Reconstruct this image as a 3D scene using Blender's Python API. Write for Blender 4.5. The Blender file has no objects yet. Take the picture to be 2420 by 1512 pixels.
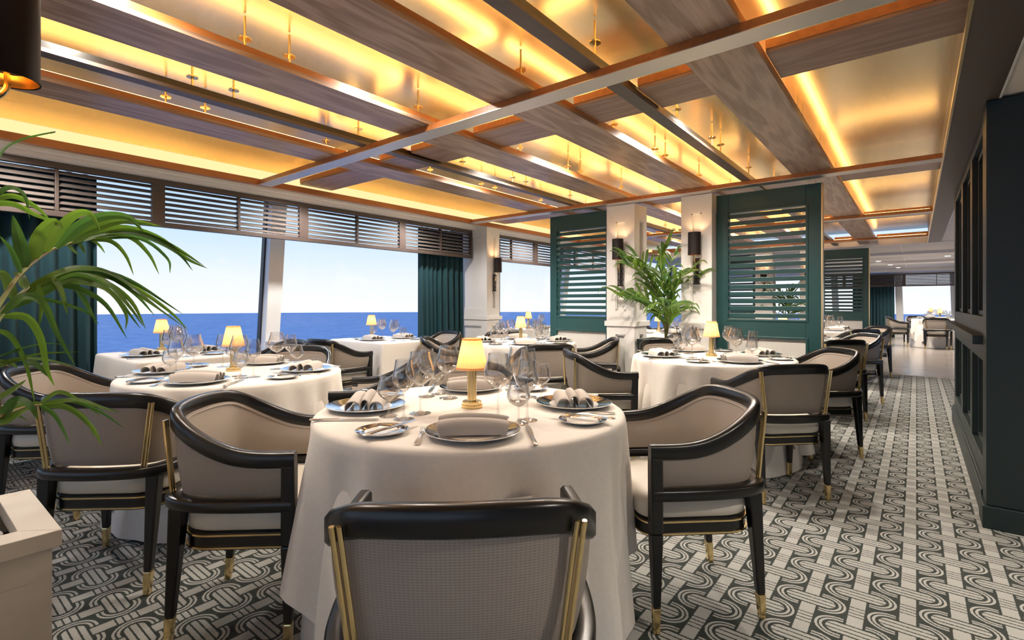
import bpy, math, random
from mathutils import Vector, Matrix

# ------------------------------------------------------------------ camera, sky, exposure
SC = bpy.context.scene
COL = SC.collection
random.seed(11)
FPX = 1192.875            # focal length in pixels of the 2420 px wide photograph
TH = math.radians(38.68)  # the camera looks this far to the left of the aisle (+Y)
HCAM = 1.175
HOR = 717.0
cam_d = bpy.data.cameras.new('camera'); cam = bpy.data.objects.new('camera', cam_d); COL.objects.link(cam)
cam.location = (0, 0, HCAM); cam.rotation_euler = (math.pi/2, 0, TH)
cam_d.sensor_width = 36.0; cam_d.lens = FPX/2420*36.0
cam_d.shift_y = -(756.0-HOR)/2420.0; cam_d.clip_end = 5000; cam_d.clip_start = 0.03
SC.camera = cam
SC.view_settings.view_transform = 'Standard'; SC.view_settings.look = 'None'
SC.view_settings.gamma = 1.0; SC.view_settings.use_curve_mapping = False
SC.view_settings.exposure = 0.2

W = bpy.data.worlds.new('sky'); SC.world = W; W.use_nodes = True
wn = W.node_tree.nodes; wl = W.node_tree.links
wn.clear()
wo = wn.new('ShaderNodeOutputWorld'); wb = wn.new('ShaderNodeBackground'); wr = wn.new('ShaderNodeValToRGB')
wt = wn.new('ShaderNodeTexCoord'); ws = wn.new('ShaderNodeSeparateXYZ')
wl.new(wt.outputs['Generated'], ws.inputs[0]); wl.new(ws.outputs['Z'], wr.inputs[0])
wl.new(wr.outputs[0], wb.inputs[0]); wl.new(wb.outputs[0], wo.inputs[0])
cr_ = wr.color_ramp
cr_.elements[0].position = 0.0; cr_.elements[0].color = (.93, .945, .985, 1)
cr_.elements[1].position = 1.0; cr_.elements[1].color = (.22, .42, .86, 1)
for p, c in ((.04, (.86, .91, .98, 1)), (.12, (.62, .79, .985, 1)), (.24, (.42, .65, .985, 1)), (.5, (.30, .53, .95, 1))):
    e = cr_.elements.new(p); e.color = c
wb.inputs['Strength'].default_value = .98

try:
    cy = SC.cycles; cy.transparent_max_bounces = 20; cy.max_bounces = 6; cy.diffuse_bounces = 3; cy.glossy_bounces = 3
    cy.transmission_bounces = 3; cy.light_sampling_threshold = .02
except Exception: pass
def lamp(name, kind, loc, energy, color, parent=None, **kw):
    d = bpy.data.lights.new(name, kind); d.energy = energy; d.color = color
    for k, v in kw.items(): setattr(d, k, v)
    o = bpy.data.objects.new(name, d); COL.objects.link(o); o.location = loc
    if parent: o.parent = parent
    return o

# ------------------------------------------------------------------ pixel helpers
ST, CT = math.sin(TH), math.cos(TH)
def ray(x, y):
    u = (x-1210)/FPX
    return Vector((-ST+u*CT, CT+u*ST, (HOR-y)/FPX))
def pix(x, y, t):
    d = ray(x, y)*t
    return Vector((d.x, d.y, HCAM+d.z))
def atz(x, y, z):
    d = ray(x, y); t = (z-HCAM)/d.z
    return Vector((d.x*t, d.y*t, z))

# ------------------------------------------------------------------ materials
MATS = {}
def nmat(name):
    m = bpy.data.materials.new(name); m.use_nodes = True; MATS[name] = m
    nt = m.node_tree
    return m, nt, nt.nodes['Principled BSDF']
def pm(name, col, rough=.5, metal=0., bump=None, vary=None, spec=.5, coat=0., coat_rough=.1, sheen=0., emit=None, estr=0., aniso=0., trans=None):
    m, nt, b = nmat(name)
    b.inputs['Base Color'].default_value = (*col, 1); b.inputs['Roughness'].default_value = rough
    b.inputs['Metallic'].default_value = metal; b.inputs['Specular IOR Level'].default_value = spec
    b.inputs['Coat Weight'].default_value = coat; b.inputs['Coat Roughness'].default_value = coat_rough
    b.inputs['Sheen Weight'].default_value = sheen
    if aniso: b.inputs['Anisotropic'].default_value = aniso
    if emit: b.inputs['Emission Color'].default_value = (*emit, 1); b.inputs['Emission Strength'].default_value = estr
    tc = None
    if bump or vary: tc = nt.nodes.new('ShaderNodeTexCoord')
    if vary:   # (colour2, scale xyz, detail)
        mp = nt.nodes.new('ShaderNodeMapping'); mp.inputs['Scale'].default_value = vary[1]
        nz = nt.nodes.new('ShaderNodeTexNoise'); nz.inputs['Scale'].default_value = 1; nz.inputs['Detail'].default_value = vary[2]
        rp = nt.nodes.new('ShaderNodeValToRGB'); rp.color_ramp.elements[0].position = .3; rp.color_ramp.elements[1].position = .7
        rp.color_ramp.elements[0].color = (*col, 1); rp.color_ramp.elements[1].color = (*vary[0], 1)
        nt.links.new(tc.outputs['Object'], mp.inputs[0]); nt.links.new(mp.outputs[0], nz.inputs['Vector'])
        nt.links.new(nz.outputs['Fac'], rp.inputs[0]); nt.links.new(rp.outputs[0], b.inputs['Base Color'])
    if bump:   # (scale xyz, strength, distance)
        mp = nt.nodes.new('ShaderNodeMapping'); mp.inputs['Scale'].default_value = bump[0]
        nz = nt.nodes.new('ShaderNodeTexNoise'); nz.inputs['Scale'].default_value = 1; nz.inputs['Detail'].default_value = 2
        bp = nt.nodes.new('ShaderNodeBump'); bp.inputs['Strength'].default_value = bump[1]; bp.inputs['Distance'].default_value = bump[2]
        nt.links.new(tc.outputs['Object'], mp.inputs[0]); nt.links.new(mp.outputs[0], nz.inputs['Vector'])
        nt.links.new(nz.outputs['Fac'], bp.inputs['Height']); nt.links.new(bp.outputs[0], b.inputs['Normal'])
    return m

pm('black_wood', (.006, .0055, .0055), .29, spec=.55)
pm('brass', (.78, .60, .30), .2, 1.)
pm('brass_soft', (.74, .60, .32), .32, 1.)
pm('cream_leather', (.66, .61, .53), .45, bump=((150, 150, 150), .08, .001))
pm('white_paint', (.70, .68, .655), .5, bump=((8, 8, 90), .03, .001))
pm('green_paint', (.010, .058, .060), .36, spec=.5)
pm('dark_green', (.008, .018, .019), .42, bump=((200, 200, 200), .05, .001))
pm('velvet', (.004, .046, .058), .85, sheen=.06, vary=((.003, .034, .044), (9, 9, .6), 2))
pm('brown_louvre', (.07, .05, .042), .4)
pm('louvre_slat', (.13, .105, .09), .34)  # slat brown lightened: backlight glare put into the colour
pm('soffit_brown', (.085, .062, .048), .45, vary=((.075, .054, .042), (3, .4, 3), 2))
pm('linen', (.78, .735, .68), .8, bump=((900, 900, 900), .12, .0006), vary=((.74, .695, .64), (60, 60, 60), 3), sheen=.15)
pm('napkin', (.50, .455, .415), .8, bump=((900, 900, 900), .15, .0006))
pm('china', (.86, .85, .83), .12, coat=.3)
pm('silver_rim', (.80, .80, .80), .09, 1.)
pm('silver', (.86, .85, .83), .16, 1.)
pm('pebble', (.72, .71, .70), .5)
pm('planter', (.60, .54, .46), .5, vary=((.56, .50, .43), (3, 3, 14), 3))
pm('planter_dark', (.012, .02, .02), .4)
pm('soil', (.05, .035, .025), .9)
pm('shade_dark', (.016, .011, .011), .6, spec=.25)
pm('shade_gold', (.85, .55, .20), .25, 1.)
pm('bronze', (.028, .022, .019), .4, .6)
pm('sea_wall', (.7, .69, .68), .5)
pm('frame_dark', (.02, .02, .022), .4)
pm('post_white', (.85, .85, .84), .45)
pm('cabinet_dark', (.010, .010, .011), .3)
pm('ceiling_white', (.80, .78, .76), .65)
pm('ceiling_grey', (.62, .60, .58), .5)
pm('cream_ceiling', (.72, .66, .59), .6)
pm('perimeter', (.42, .44, .40), .18, spec=.6)
pm('led_tinted_wood', (.42, .16, .045), .35, vary=((.34, .12, .035), (40, 3, 40), 3))  # side-face wood, with the LED strips' orange glow put into its colour
pm('table_wood', (.06, .04, .03), .5)
pm('chrome', (.7, .7, .72), .1, 1.)
pm('rail_leather', (.10, .075, .065), .42, bump=((30, 30, 30), .3, .003), vary=((.075, .055, .047), (14, 6, 14), 4))
pm('fabric_panel', (.66, .64, .60), .85, vary=((.58, .56, .52), (220, 220, 5), 2), bump=((220, 220, 6), .25, .001))
pm('frond_stem', (.16, .20, .05), .5, vary=((.22, .13, .05), (5, 5, 5), 2))

# metal ceiling: brushed satin brass
pm('ceiling_metal', (.80, .68, .46), .27, 1., bump=((260, 3, 260), .05, .002), aniso=.4)
pm('beam_metal', (.66, .63, .59), .42, 1., bump=((3, 200, 200), .05, .002))

def wood_mat(name, c1, c2, rough, axis):
    m, nt, b = nmat(name)
    tc = nt.nodes.new('ShaderNodeTexCoord'); mp = nt.nodes.new('ShaderNodeMapping')
    mp.inputs['Scale'].default_value = (9, 1.1, 9) if axis == 'Y' else (1.1, 9, 9)
    nz = nt.nodes.new('ShaderNodeTexNoise'); nz.inputs['Scale'].default_value = 1.2; nz.inputs['Detail'].default_value = 2
    ml = nt.nodes.new('ShaderNodeMath'); ml.operation = 'MULTIPLY'; ml.inputs[1].default_value = 26
    sn = nt.nodes.new('ShaderNodeMath'); sn.operation = 'SINE'
    mp2 = nt.nodes.new('ShaderNodeMapping'); mp2.inputs['Scale'].default_value = (160, 4, 160) if axis == 'Y' else (4, 160, 160)
    n2 = nt.nodes.new('ShaderNodeTexNoise'); n2.inputs['Scale'].default_value = 1; n2.inputs['Detail'].default_value = 3
    ad = nt.nodes.new('ShaderNodeMath'); ad.operation = 'MULTIPLY_ADD'; ad.inputs[1].default_value = .22
    rp = nt.nodes.new('ShaderNodeValToRGB')
    rp.color_ramp.elements[0].position = .25; rp.color_ramp.elements[0].color = (*c1, 1)
    rp.color_ramp.elements[1].position = .85; rp.color_ramp.elements[1].color = (*c2, 1)
    L = nt.links.new
    L(tc.outputs['Object'], mp.inputs[0]); L(mp.outputs[0], nz.inputs['Vector']); L(nz.outputs['Fac'], ml.inputs[0]); L(ml.outputs[0], sn.inputs[0])
    L(tc.outputs['Object'], mp2.inputs[0]); L(mp2.outputs[0], n2.inputs['Vector'])
    L(sn.outputs[0], ad.inputs[0]); L(n2.outputs['Fac'], ad.inputs[2]); L(ad.outputs[0], rp.inputs[0]); L(rp.outputs[0], b.inputs['Base Color'])
    b.inputs['Roughness'].default_value = rough; b.inputs['Specular IOR Level'].default_value = .35
    b.inputs['Coat Weight'].default_value = .12; b.inputs['Coat Roughness'].default_value = .22
    return m
wood_mat('walnut', (.25, .155, .105), (.44, .31, .23), .36, 'Y')
wood_mat('walnut_cross', (.22, .125, .09), (.32, .20, .145), .36, 'X')
wood_mat('floor_wood', (.20, .17, .15), (.33, .29, .26), .22, 'X')

def weave_mat():
    m, nt, b = nmat('weave')
    tc = nt.nodes.new('ShaderNodeTexCoord'); sp = nt.nodes.new('ShaderNodeSeparateXYZ'); L = nt.links.new
    L(tc.outputs['Object'], sp.inputs[0])
    def mt(op, a, bb=None, c=None):
        n = nt.nodes.new('ShaderNodeMath'); n.operation = op
        for i, s in enumerate((a, bb, c)):
            if s is None: continue
            if isinstance(s, (int, float)): n.inputs[i].default_value = s
            else: L(s, n.inputs[i])
        return n.outputs[0]
    ang = mt('ARCTAN2', sp.outputs['X'], mt('ADD', sp.outputs['Y'], -.12))
    row = mt('SINE', mt('MULTIPLY', sp.outputs['Z'], 2*math.pi/.0105))
    col = mt('SINE', mt('MULTIPLY', ang, 150.))
    h = mt('MAXIMUM', mt('MULTIPLY', row, row), mt('MULTIPLY', mt('MULTIPLY', col, col), .7))
    h = mt('POWER', h, .5)
    mix = nt.nodes.new('ShaderNodeMix'); mix.data_type = 'RGBA'
    mix.inputs[6].default_value = (.225, .187, .155, 1); mix.inputs[7].default_value = (.37, .315, .27, 1)
    L(h, mix.inputs[0]); L(mix.outputs[2], b.inputs['Base Color'])
    bp = nt.nodes.new('ShaderNodeBump'); bp.inputs['Strength'].default_value = .35; bp.inputs['Distance'].default_value = .0015
    L(h, bp.inputs['Height']); L(bp.outputs[0], b.inputs['Normal'])
    b.inputs['Roughness'].default_value = .48
weave_mat()

def glass_mat(name, tint, base, edge, power, rough=.02):
    m = bpy.data.materials.new(name); m.use_nodes = True; MATS[name] = m
    nt = m.node_tree; nt.nodes.clear(); L = nt.links.new
    o = nt.nodes.new('ShaderNodeOutputMaterial'); mx = nt.nodes.new('ShaderNodeMixShader')
    tr = nt.nodes.new('ShaderNodeBsdfTransparent'); gl = nt.nodes.new('ShaderNodeBsdfGlossy')
    tr.inputs[0].default_value = (*tint, 1); gl.inputs['Roughness'].default_value = rough
    lw = nt.nodes.new('ShaderNodeLayerWeight'); lw.inputs[0].default_value = .5
    pw = nt.nodes.new('ShaderNodeMath'); pw.operation = 'POWER'; pw.inputs[1].default_value = power
    ma = nt.nodes.new('ShaderNodeMath'); ma.operation = 'MULTIPLY_ADD'; ma.inputs[1].default_value = edge; ma.inputs[2].default_value = base
    L(lw.outputs['Facing'], pw.inputs[0]); L(pw.outputs[0], ma.inputs[0]); L(ma.outputs[0], mx.inputs[0])
    L(tr.outputs[0], mx.inputs[1]); L(gl.outputs[0], mx.inputs[2]); L(mx.outputs[0], o.inputs[0])
glass_mat('crystal', (.965, .965, .965), .085, .9, 2.0)
glass_mat('pane', (.99, .995, 1.0), .015, .35, 4.)
glass_mat('cab_glass', (.30, .30, .30), .10, .75, 2.5)

def leaf_mat(name, c1, c2):
    m, nt, b = nmat(name); L = nt.links.new
    tc = nt.nodes.new('ShaderNodeTexCoord'); nz = nt.nodes.new('ShaderNodeTexNoise'); nz.inputs['Scale'].default_value = 4; nz.inputs['Detail'].default_value = 1
    rp = nt.nodes.new('ShaderNodeValToRGB'); rp.color_ramp.elements[0].position = .35; rp.color_ramp.elements[1].position = .65
    rp.color_ramp.elements[0].color = (*c1, 1); rp.color_ramp.elements[1].color = (*c2, 1)
    L(tc.outputs['Object'], nz.inputs['Vector']); L(nz.outputs['Fac'], rp.inputs[0]); L(rp.outputs[0], b.inputs['Base Color'])
    b.inputs['Roughness'].default_value = .36
    su = nt.nodes.new('ShaderNodeSeparateXYZ'); L(tc.outputs['UV'], su.inputs[0])
    ms = nt.nodes.new('ShaderNodeMath'); ms.operation = 'MULTIPLY'; ms.inputs[1].default_value = 75.; L(su.outputs['X'], ms.inputs[0])
    sn = nt.nodes.new('ShaderNodeMath'); sn.operation = 'SINE'; L(ms.outputs[0], sn.inputs[0])
    bp = nt.nodes.new('ShaderNodeBump'); bp.inputs['Strength'].default_value = .5; bp.inputs['Distance'].default_value = .0008; L(sn.outputs[0], bp.inputs['Height']); L(bp.outputs[0], b.inputs['Normal'])
    tl = nt.nodes.new('ShaderNodeBsdfTranslucent'); mx = nt.nodes.new('ShaderNodeMixShader'); mx.inputs[0].default_value = .38
    hs = nt.nodes.new('ShaderNodeHueSaturation'); hs.inputs['Value'].default_value = 1.7; hs.inputs['Saturation'].default_value = 1.1
    L(rp.outputs[0], hs.inputs['Color']); L(hs.outputs[0], tl.inputs[0])
    out = nt.nodes['Material Output']; L(b.outputs[0], mx.inputs[1]); L(tl.outputs[0], mx.inputs[2]); L(mx.outputs[0], out.inputs[0])
leaf_mat('leaf', (.065, .13, .024), (.12, .20, .034))
leaf_mat('leaf_deep', (.04, .105, .028), (.08, .16, .034))

def shade_mat():
    m, nt, b = nmat('lamp_shade'); L = nt.links.new
    b.inputs['Base Color'].default_value = (.80, .62, .40, 1); b.inputs['Roughness'].default_value = .8
    tl = nt.nodes.new('ShaderNodeBsdfTranslucent'); tl.inputs[0].default_value = (.92, .62, .30, 1)
    mx = nt.nodes.new('ShaderNodeMixShader'); mx.inputs[0].default_value = .55
    out = nt.nodes['Material Output']; L(b.outputs[0], mx.inputs[1]); L(tl.outputs[0], mx.inputs[2]); L(mx.outputs[0], out.inputs[0])
shade_mat()

def emit_mat(name, col, s):
    m = bpy.data.materials.new(name); m.use_nodes = True; MATS[name] = m
    nt = m.node_tree; nt.nodes.clear()
    o = nt.nodes.new('ShaderNodeOutputMaterial'); e = nt.nodes.new('ShaderNodeEmission')
    e.inputs[0].default_value = (*col, 1); e.inputs[1].default_value = s; nt.links.new(e.outputs[0], o.inputs[0])
AMBER = (1., .60, .21)
emit_mat('led', AMBER, 17.)
emit_mat('led_diffuser', (1., .70, .33), 1.15)
emit_mat('bulb', (1., .72, .40), 9.)
emit_mat('downlight_glow', (1., .86, .70), 12.)

def sea_mat():
    m, nt, b = nmat('sea'); L = nt.links.new
    tc = nt.nodes.new('ShaderNodeTexCoord'); mp = nt.nodes.new('ShaderNodeMapping'); mp.inputs['Scale'].default_value = (.12, .12, .12)
    nz = nt.nodes.new('ShaderNodeTexNoise'); nz.inputs['Scale'].default_value = 1.; nz.inputs['Detail'].default_value = 5; nz.inputs['Roughness'].default_value = .7
    rp = nt.nodes.new('ShaderNodeValToRGB'); rp.color_ramp.elements[0].position = .35; rp.color_ramp.elements[1].position = .68
    rp.color_ramp.elements[0].color = (.25, .34, .58, 1); rp.color_ramp.elements[1].color = (.42, .52, .75, 1)
    L(tc.outputs['Object'], mp.inputs[0]); L(mp.outputs[0], nz.inputs['Vector']); L(nz.outputs['Fac'], rp.inputs[0]); L(rp.outputs[0], b.inputs['Base Color'])
    bp = nt.nodes.new('ShaderNodeBump'); bp.inputs['Strength'].default_value = .6; bp.inputs['Distance'].default_value = 1.
    L(nz.outputs['Fac'], bp.inputs['Height']); L(bp.outputs[0], b.inputs['Normal'])
    b.inputs['Roughness'].default_value = .6; b.inputs['Specular IOR Level'].default_value = .15
sea_mat()

def carpet_mat():
    m, nt, b = nmat('carpet'); L = nt.links.new
    tc = nt.nodes.new('ShaderNodeTexCoord'); sp = nt.nodes.new('ShaderNodeSeparateXYZ')
    wob = nt.nodes.new('ShaderNodeTexNoise'); wob.inputs['Scale'].default_value = 190; wob.inputs['Detail'].default_value = 1
    L(tc.outputs['Object'], wob.inputs['Vector']); L(tc.outputs['Object'], sp.inputs[0])
    class X:
        def __init__(s, k): s.k = k
        def _o(s, op, o=None, c=None):
            n = nt.nodes.new('ShaderNodeMath'); n.operation = op
            for i, v in enumerate((s, o, c)):
                if v is None: continue
                if isinstance(v, X): L(v.k, n.inputs[i])
                else: n.inputs[i].default_value = v
            return X(n.outputs[0])
        def __add__(s, o): return s._o('ADD', o)
        def __sub__(s, o): return s._o('SUBTRACT', o)
        def __mul__(s, o): return s._o('MULTIPLY', o)
        def abs(s): return s._o('ABSOLUTE')
        def floor(s): return s._o('FLOOR')
        def lt(s, o): return s._o('LESS_THAN', o)
        def gt(s, o): return s._o('GREATER_THAN', o)
        def mn(s, o): return s._o('MINIMUM', o)
        def mx(s, o): return s._o('MAXIMUM', o)
        def sqrt(s): return s._o('SQRT')
    P, Q = .152, .290
    wv = (X(wob.outputs['Fac']) - .5)*.006
    x = X(sp.outputs['X']) + .0245 + wv; y = X(sp.outputs['Y']) + wv
    n1 = (x*(1/P)).floor()
    def cell(n):
        ax = (x - n*P).abs()
        par = n - (n*.5).floor()*2
        bb = y*(1/Q) + par*.5 + .02
        by = (bb - (bb+.5).floor())*Q
        ay = by.abs()
        dx = (ax - .050).mx(0.)
        d = (dx*dx + ay*ay).sqrt()
        stripe = ax.lt(.0245)
        # thin dark lines of the long bar and of the short crossing
        thin = ((ay - .0125).abs()).lt(.0030).mx(((ay - .036).abs()).lt(.0036))
        a2 = (ay - Q/2).abs()
        thin2 = ((a2 - .011).abs()).lt(.0026).mx(((a2 - .033).abs()).lt(.0026))
        bar = d.lt(.034)
        ring = ((d - .0495).abs()).lt(.0045).mx(((d - .0645).abs()).lt(.0044))
        ring = ring*ax.gt(.034)
        return ax, d, stripe, thin, thin2, bar, ring
    c1, c2 = cell(n1), cell(n1 + 1.)
    def light(c, other):
        ax, d, stripe, thin, thin2, bar, ring = c
        near = (d - other[1]).lt(0.)
        s = stripe*(thin.mx(thin2)*-1. + 1.)
        bb = bar*(thin*-1. + 1.)
        return s.mx(bb).mx(ring*near*(other[5]*-1. + 1.)*(other[2]*-1.+1.))
    lt_ = light(c1, c2).mx(light(c2, c1))
    mix = nt.nodes.new('ShaderNodeMix'); mix.data_type = 'RGBA'
    fz = nt.nodes.new('ShaderNodeTexNoise'); fz.inputs['Scale'].default_value = 420; fz.inputs['Detail'].default_value = 2
    L(tc.outputs['Object'], fz.inputs['Vector'])
    def tone(ca, cb):
        r = nt.nodes.new('ShaderNodeValToRGB'); r.color_ramp.elements[0].position = .3; r.color_ramp.elements[1].position = .7
        r.color_ramp.elements[0].color = (*ca, 1); r.color_ramp.elements[1].color = (*cb, 1)
        L(fz.outputs['Fac'], r.inputs[0]); return r.outputs[0]
    L(lt_.k, mix.inputs[0]); L(tone((.009, .015, .012), (.022, .031, .026)), mix.inputs[6]); L(tone((.27, .275, .26), (.42, .42, .395)), mix.inputs[7])
    L(mix.outputs[2], b.inputs['Base Color'])
    bp = nt.nodes.new('ShaderNodeBump'); bp.inputs['Strength'].default_value = .35; bp.inputs['Distance'].default_value = .004
    ad = nt.nodes.new('ShaderNodeMath'); ad.operation = 'MULTIPLY_ADD'; ad.inputs[1].default_value = .5
    L(lt_.k, ad.inputs[0]); L(fz.outputs['Fac'], ad.inputs[2]); L(ad.outputs[0], bp.inputs['Height']); L(bp.outputs[0], b.inputs['Normal'])
    b.inputs['Roughness'].default_value = .9; b.inputs['Sheen Weight'].default_value = .05
carpet_mat()

# ------------------------------------------------------------------ mesh builder
def crspline(pts, n):
    """Catmull-Rom through pts (tuples of any length), n steps per span."""
    P = [Vector(p) for p in pts]; out = []
    for i in range(len(P)-1):
        p0 = P[i-1] if i else P[0]*2-P[1]; p1, p2 = P[i], P[i+1]
        p3 = P[i+2] if i+2 < len(P) else P[-1]*2-P[-2]
        for k in range(n):
            t = k/n
            out.append(.5*((2*p1)+(p2-p0)*t+(2*p0-5*p1+4*p2-p3)*t*t+(3*p1-p0-3*p2+p3)*t**3))
    out.append(P[-1]); return out

class MB:
    def __init__(s): s.v = []; s.f = []
    def add(s, vs, fs):
        b = len(s.v); s.v += [tuple(p) for p in vs]; s.f += [tuple(i+b for i in f) for f in fs]; return s
    def box(s, x0, x1, y0, y1, z0, z1, M=None):
        vs = [Vector(p) for p in ((x0,y0,z0),(x1,y0,z0),(x1,y1,z0),(x0,y1,z0),(x0,y0,z1),(x1,y0,z1),(x1,y1,z1),(x0,y1,z1))]
        if M is not None: vs = [M @ p for p in vs]
        return s.add(vs, ((0,3,2,1),(4,5,6,7),(0,1,5,4),(1,2,6,5),(2,3,7,6),(3,0,4,7)))
    def hexa(s, lo, hi):   # two quads of 4 points (bottom, top)
        return s.add(list(lo)+list(hi), ((0,3,2,1),(4,5,6,7),(0,1,5,4),(1,2,6,5),(2,3,7,6),(3,0,4,7)))
    def lathe(s, prof, n=24, c=(0,0), a0=0., a1=2*math.pi, rf=None):
        full = abs(a1-a0-2*math.pi) < 1e-6; m = n if full else n+1
        b = []
        for i in range(m):
            a = a0+(a1-a0)*i/n
            for j, (r, z) in enumerate(prof):
                if rf: r = rf(r, j, i)
                b.append((c[0]+r*math.cos(a), c[1]+r*math.sin(a), z))
        k = len(prof); fs = []
        for i in range(n):
            i2 = (i+1) % m
            for j in range(k-1):
                fs.append((i*k+j, i2*k+j, i2*k+j+1, i*k+j+1))
        return s.add(b, fs)
    def sweep(s, path, sec, closed=False, side=None, cap=True):
        """path: list of Vectors; sec: list of (a,b) or function(i)->list; a along the horizontal side, b along 'up'."""
        n = len(path); vs = []; k = None
        for i, p in enumerate(path):
            if closed: t = path[(i+1) % n]-path[i-1]
            else: t = path[min(i+1, n-1)]-path[max(i-1, 0)]
            t.normalize()
            sd = side if side is not None else (t.cross(Vector((0,0,1))) if abs(t.z) < .98 else Vector((1,0,0)))
            sd = sd.normalized(); up = sd.cross(t).normalized()
            q = sec(i) if callable(sec) else sec
            k = len(q); vs += [p+sd*a+up*b for a, b in q]
        fs = []
        for i in range(n if closed else n-1):
            i2 = (i+1) % n
            for j in range(k):
                j2 = (j+1) % k; fs.append((i*k+j, i*k+j2, i2*k+j2, i2*k+j))
        if cap and not closed: fs += [tuple(range(k-1, -1, -1)), tuple((n-1)*k+j for j in range(k))]
        return s.add(vs, fs)
    def tube(s, path, r, n=8):
        rr = r if isinstance(r, (list, tuple)) else [r]*len(path)
        return s.sweep(path, lambda i: [(rr[i]*math.cos(2*math.pi*j/n), rr[i]*math.sin(2*math.pi*j/n)) for j in range(n)])
    def cyl(s, p, r, h, n=20, r2=None):
        r2 = r if r2 is None else r2
        s.lathe([(0, p[2]), (r, p[2]), (r2, p[2]+h), (0, p[2]+h)], n, (p[0], p[1])); return s
    def build(s, name, mat, parent=None, smooth=False, bevel=0., kind=None, ang=35, solid=None, sub=0):
        me = bpy.data.meshes.new(name); me.from_pydata(s.v, [], s.f); me.validate(); me.update()
        me.materials.append(MATS[mat])
        if smooth:
            me.shade_smooth(); me.set_sharp_from_angle(angle=math.radians(ang))
        o = bpy.data.objects.new(name, me); COL.objects.link(o)
        if solid:
            md = o.modifiers.new('thickness', 'SOLIDIFY'); md.thickness = solid; md.offset = 0
        if sub:
            md = o.modifiers.new('smooth', 'SUBSURF'); md.levels = sub; md.render_levels = sub
        if bevel:
            md = o.modifiers.new('edge', 'BEVEL'); md.width = bevel; md.segments = 2; md.limit_method = 'ANGLE'; md.angle_limit = math.radians(40)
        if parent: o.parent = parent
        if kind: o['kind'] = kind
        return o
def rrect(w, h, r=.006):
    w, h = w/2, h/2; return [(w-r,-h),(w,-h+r),(w,h-r),(w-r,h),(-w+r,h),(-w,h-r),(-w,-h+r),(-w+r,-h)]
def tag(o, label, cat, group=None):
    o['label'] = label; o['category'] = cat
    if group: o['group'] = group
    return o
def thing(name, label, cat, loc=(0,0,0), rz=0., group=None):
    o = bpy.data.objects.new(name, None); COL.objects.link(o); o.empty_display_size = .1
    o.location = loc; o.rotation_euler = (0, 0, rz); return tag(o, label, cat, group)
def dup(o, loc=None, rz=None, label=None, group=None, parent=None):
    c = o.copy(); COL.objects.link(c)
    if parent is not None: c.parent = parent
    if loc is not None: c.location = loc
    if rz is not None: c.rotation_euler = (0, 0, rz)
    if label: c['label'] = label
    if group: c['group'] = group
    for ch in list(o.children): dup(ch, parent=c)
    return c
def bx(name, mat, b, parent=None, bevel=0., kind=None):
    return MB().box(*b).build(name, mat, parent, bevel=bevel, kind=kind)
ST_ = 'structure'

# ------------------------------------------------------------------ the shell
YB, YC, YE, YF = -3.0, 10.45, 11.45, 21.9      # back wall, carpet end, brass ceiling end, far wall
XW = -5.85                                       # window wall
floor = bx('floor', 'carpet', (XW-.1, 3.2, YB, YC, -.06, 0), kind=ST_)
bx('floor', 'floor_wood', (XW-.1, 6.0, YC, YF+.2, -.06, -.002), kind=ST_)
bx('trim_1', 'brass_soft', (-5.6, 1.6, YC-.01, YC+.015, -.01, .004), kind=ST_)

ceil = bx('ceiling', 'ceiling_metal', (-4.62, .16, YB, YE, 2.50, 2.54), kind=ST_)
HS = 2.24
BEAMS = [-3.33+2.75*k for k in range(6)]         # cross beams every 2.75 m
for yb in BEAMS:
    bx('cross_beam', 'beam_metal', (-4.60, .16, yb-.058, yb+.058, HS, HS+.004), ceil)
    bx('cross_beam', 'led_tinted_wood', (-4.60, .16, yb-.057, yb+.057, HS+.004, HS+.04), ceil)
WIDE = [(-3.65, -3.375), (-2.635, -2.345), (-1.845, -1.555), (-.83, -.542)]
THIN = [(-3.062, -2.988), (-1.235, -1.158)]
ZP = HS+.041
segs = [(YB, BEAMS[0])] + [(BEAMS[i], BEAMS[i+1]) for i in range(5)] + [(BEAMS[5], YE-.02)]
for x0, x1 in WIDE:
    for a, b in segs:
        p = bx('wood_plank', 'walnut', (x0, x1, a+.001, b-.001, ZP, ZP+.022), ceil)
        bx('plank_edge', 'led_tinted_wood', (x0+.004, x1-.002, a+.001, b-.001, ZP+.022, ZP+.052), p)
        for xs in (x0+.03, x1-.03):
            bx('led_strip', 'led', (xs-.008, xs+.008, a+.05, b-.05, ZP+.0525, ZP+.060), p)
for x0, x1 in THIN:
    for a, b in segs:
        p = bx('slim_rail', 'rail_leather', (x0, x1, a+.001, b-.001, ZP, ZP+.018), ceil)
        bx('rail_edge', 'black_wood', (x0+.004, x1-.004, a+.001, b-.001, ZP+.018, ZP+.05), p)
# short cross planks just behind each beam, hung a little higher
gaps = [(-4.60, -3.66), (-3.365, -3.07), (-2.98, -2.645), (-2.335, -1.855), (-1.545, -1.243), (-1.150, -.84), (-.532, .155)]
for yb in BEAMS:
    for x0, x1 in gaps:
        p = bx('cross_plank', 'walnut_cross', (x0, x1, yb+.335, yb+.665, ZP+.030, ZP+.045), ceil)
        bx('plank_edge', 'led_tinted_wood', (x0, x1, yb+.330, yb+.36, ZP+.045, ZP+.085), p)
        bx('led_strip', 'led', (x0+.04, x1-.04, yb+.375, yb+.390, ZP+.046, ZP+.054), p)
    # luminous strip on top of every beam
    for x0, x1 in gaps[1:]:
        bx('led_strip', 'led', (x0+.03, x1-.03, yb-.008, yb+.008, HS+.0405, HS+.048), ceil)
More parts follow.
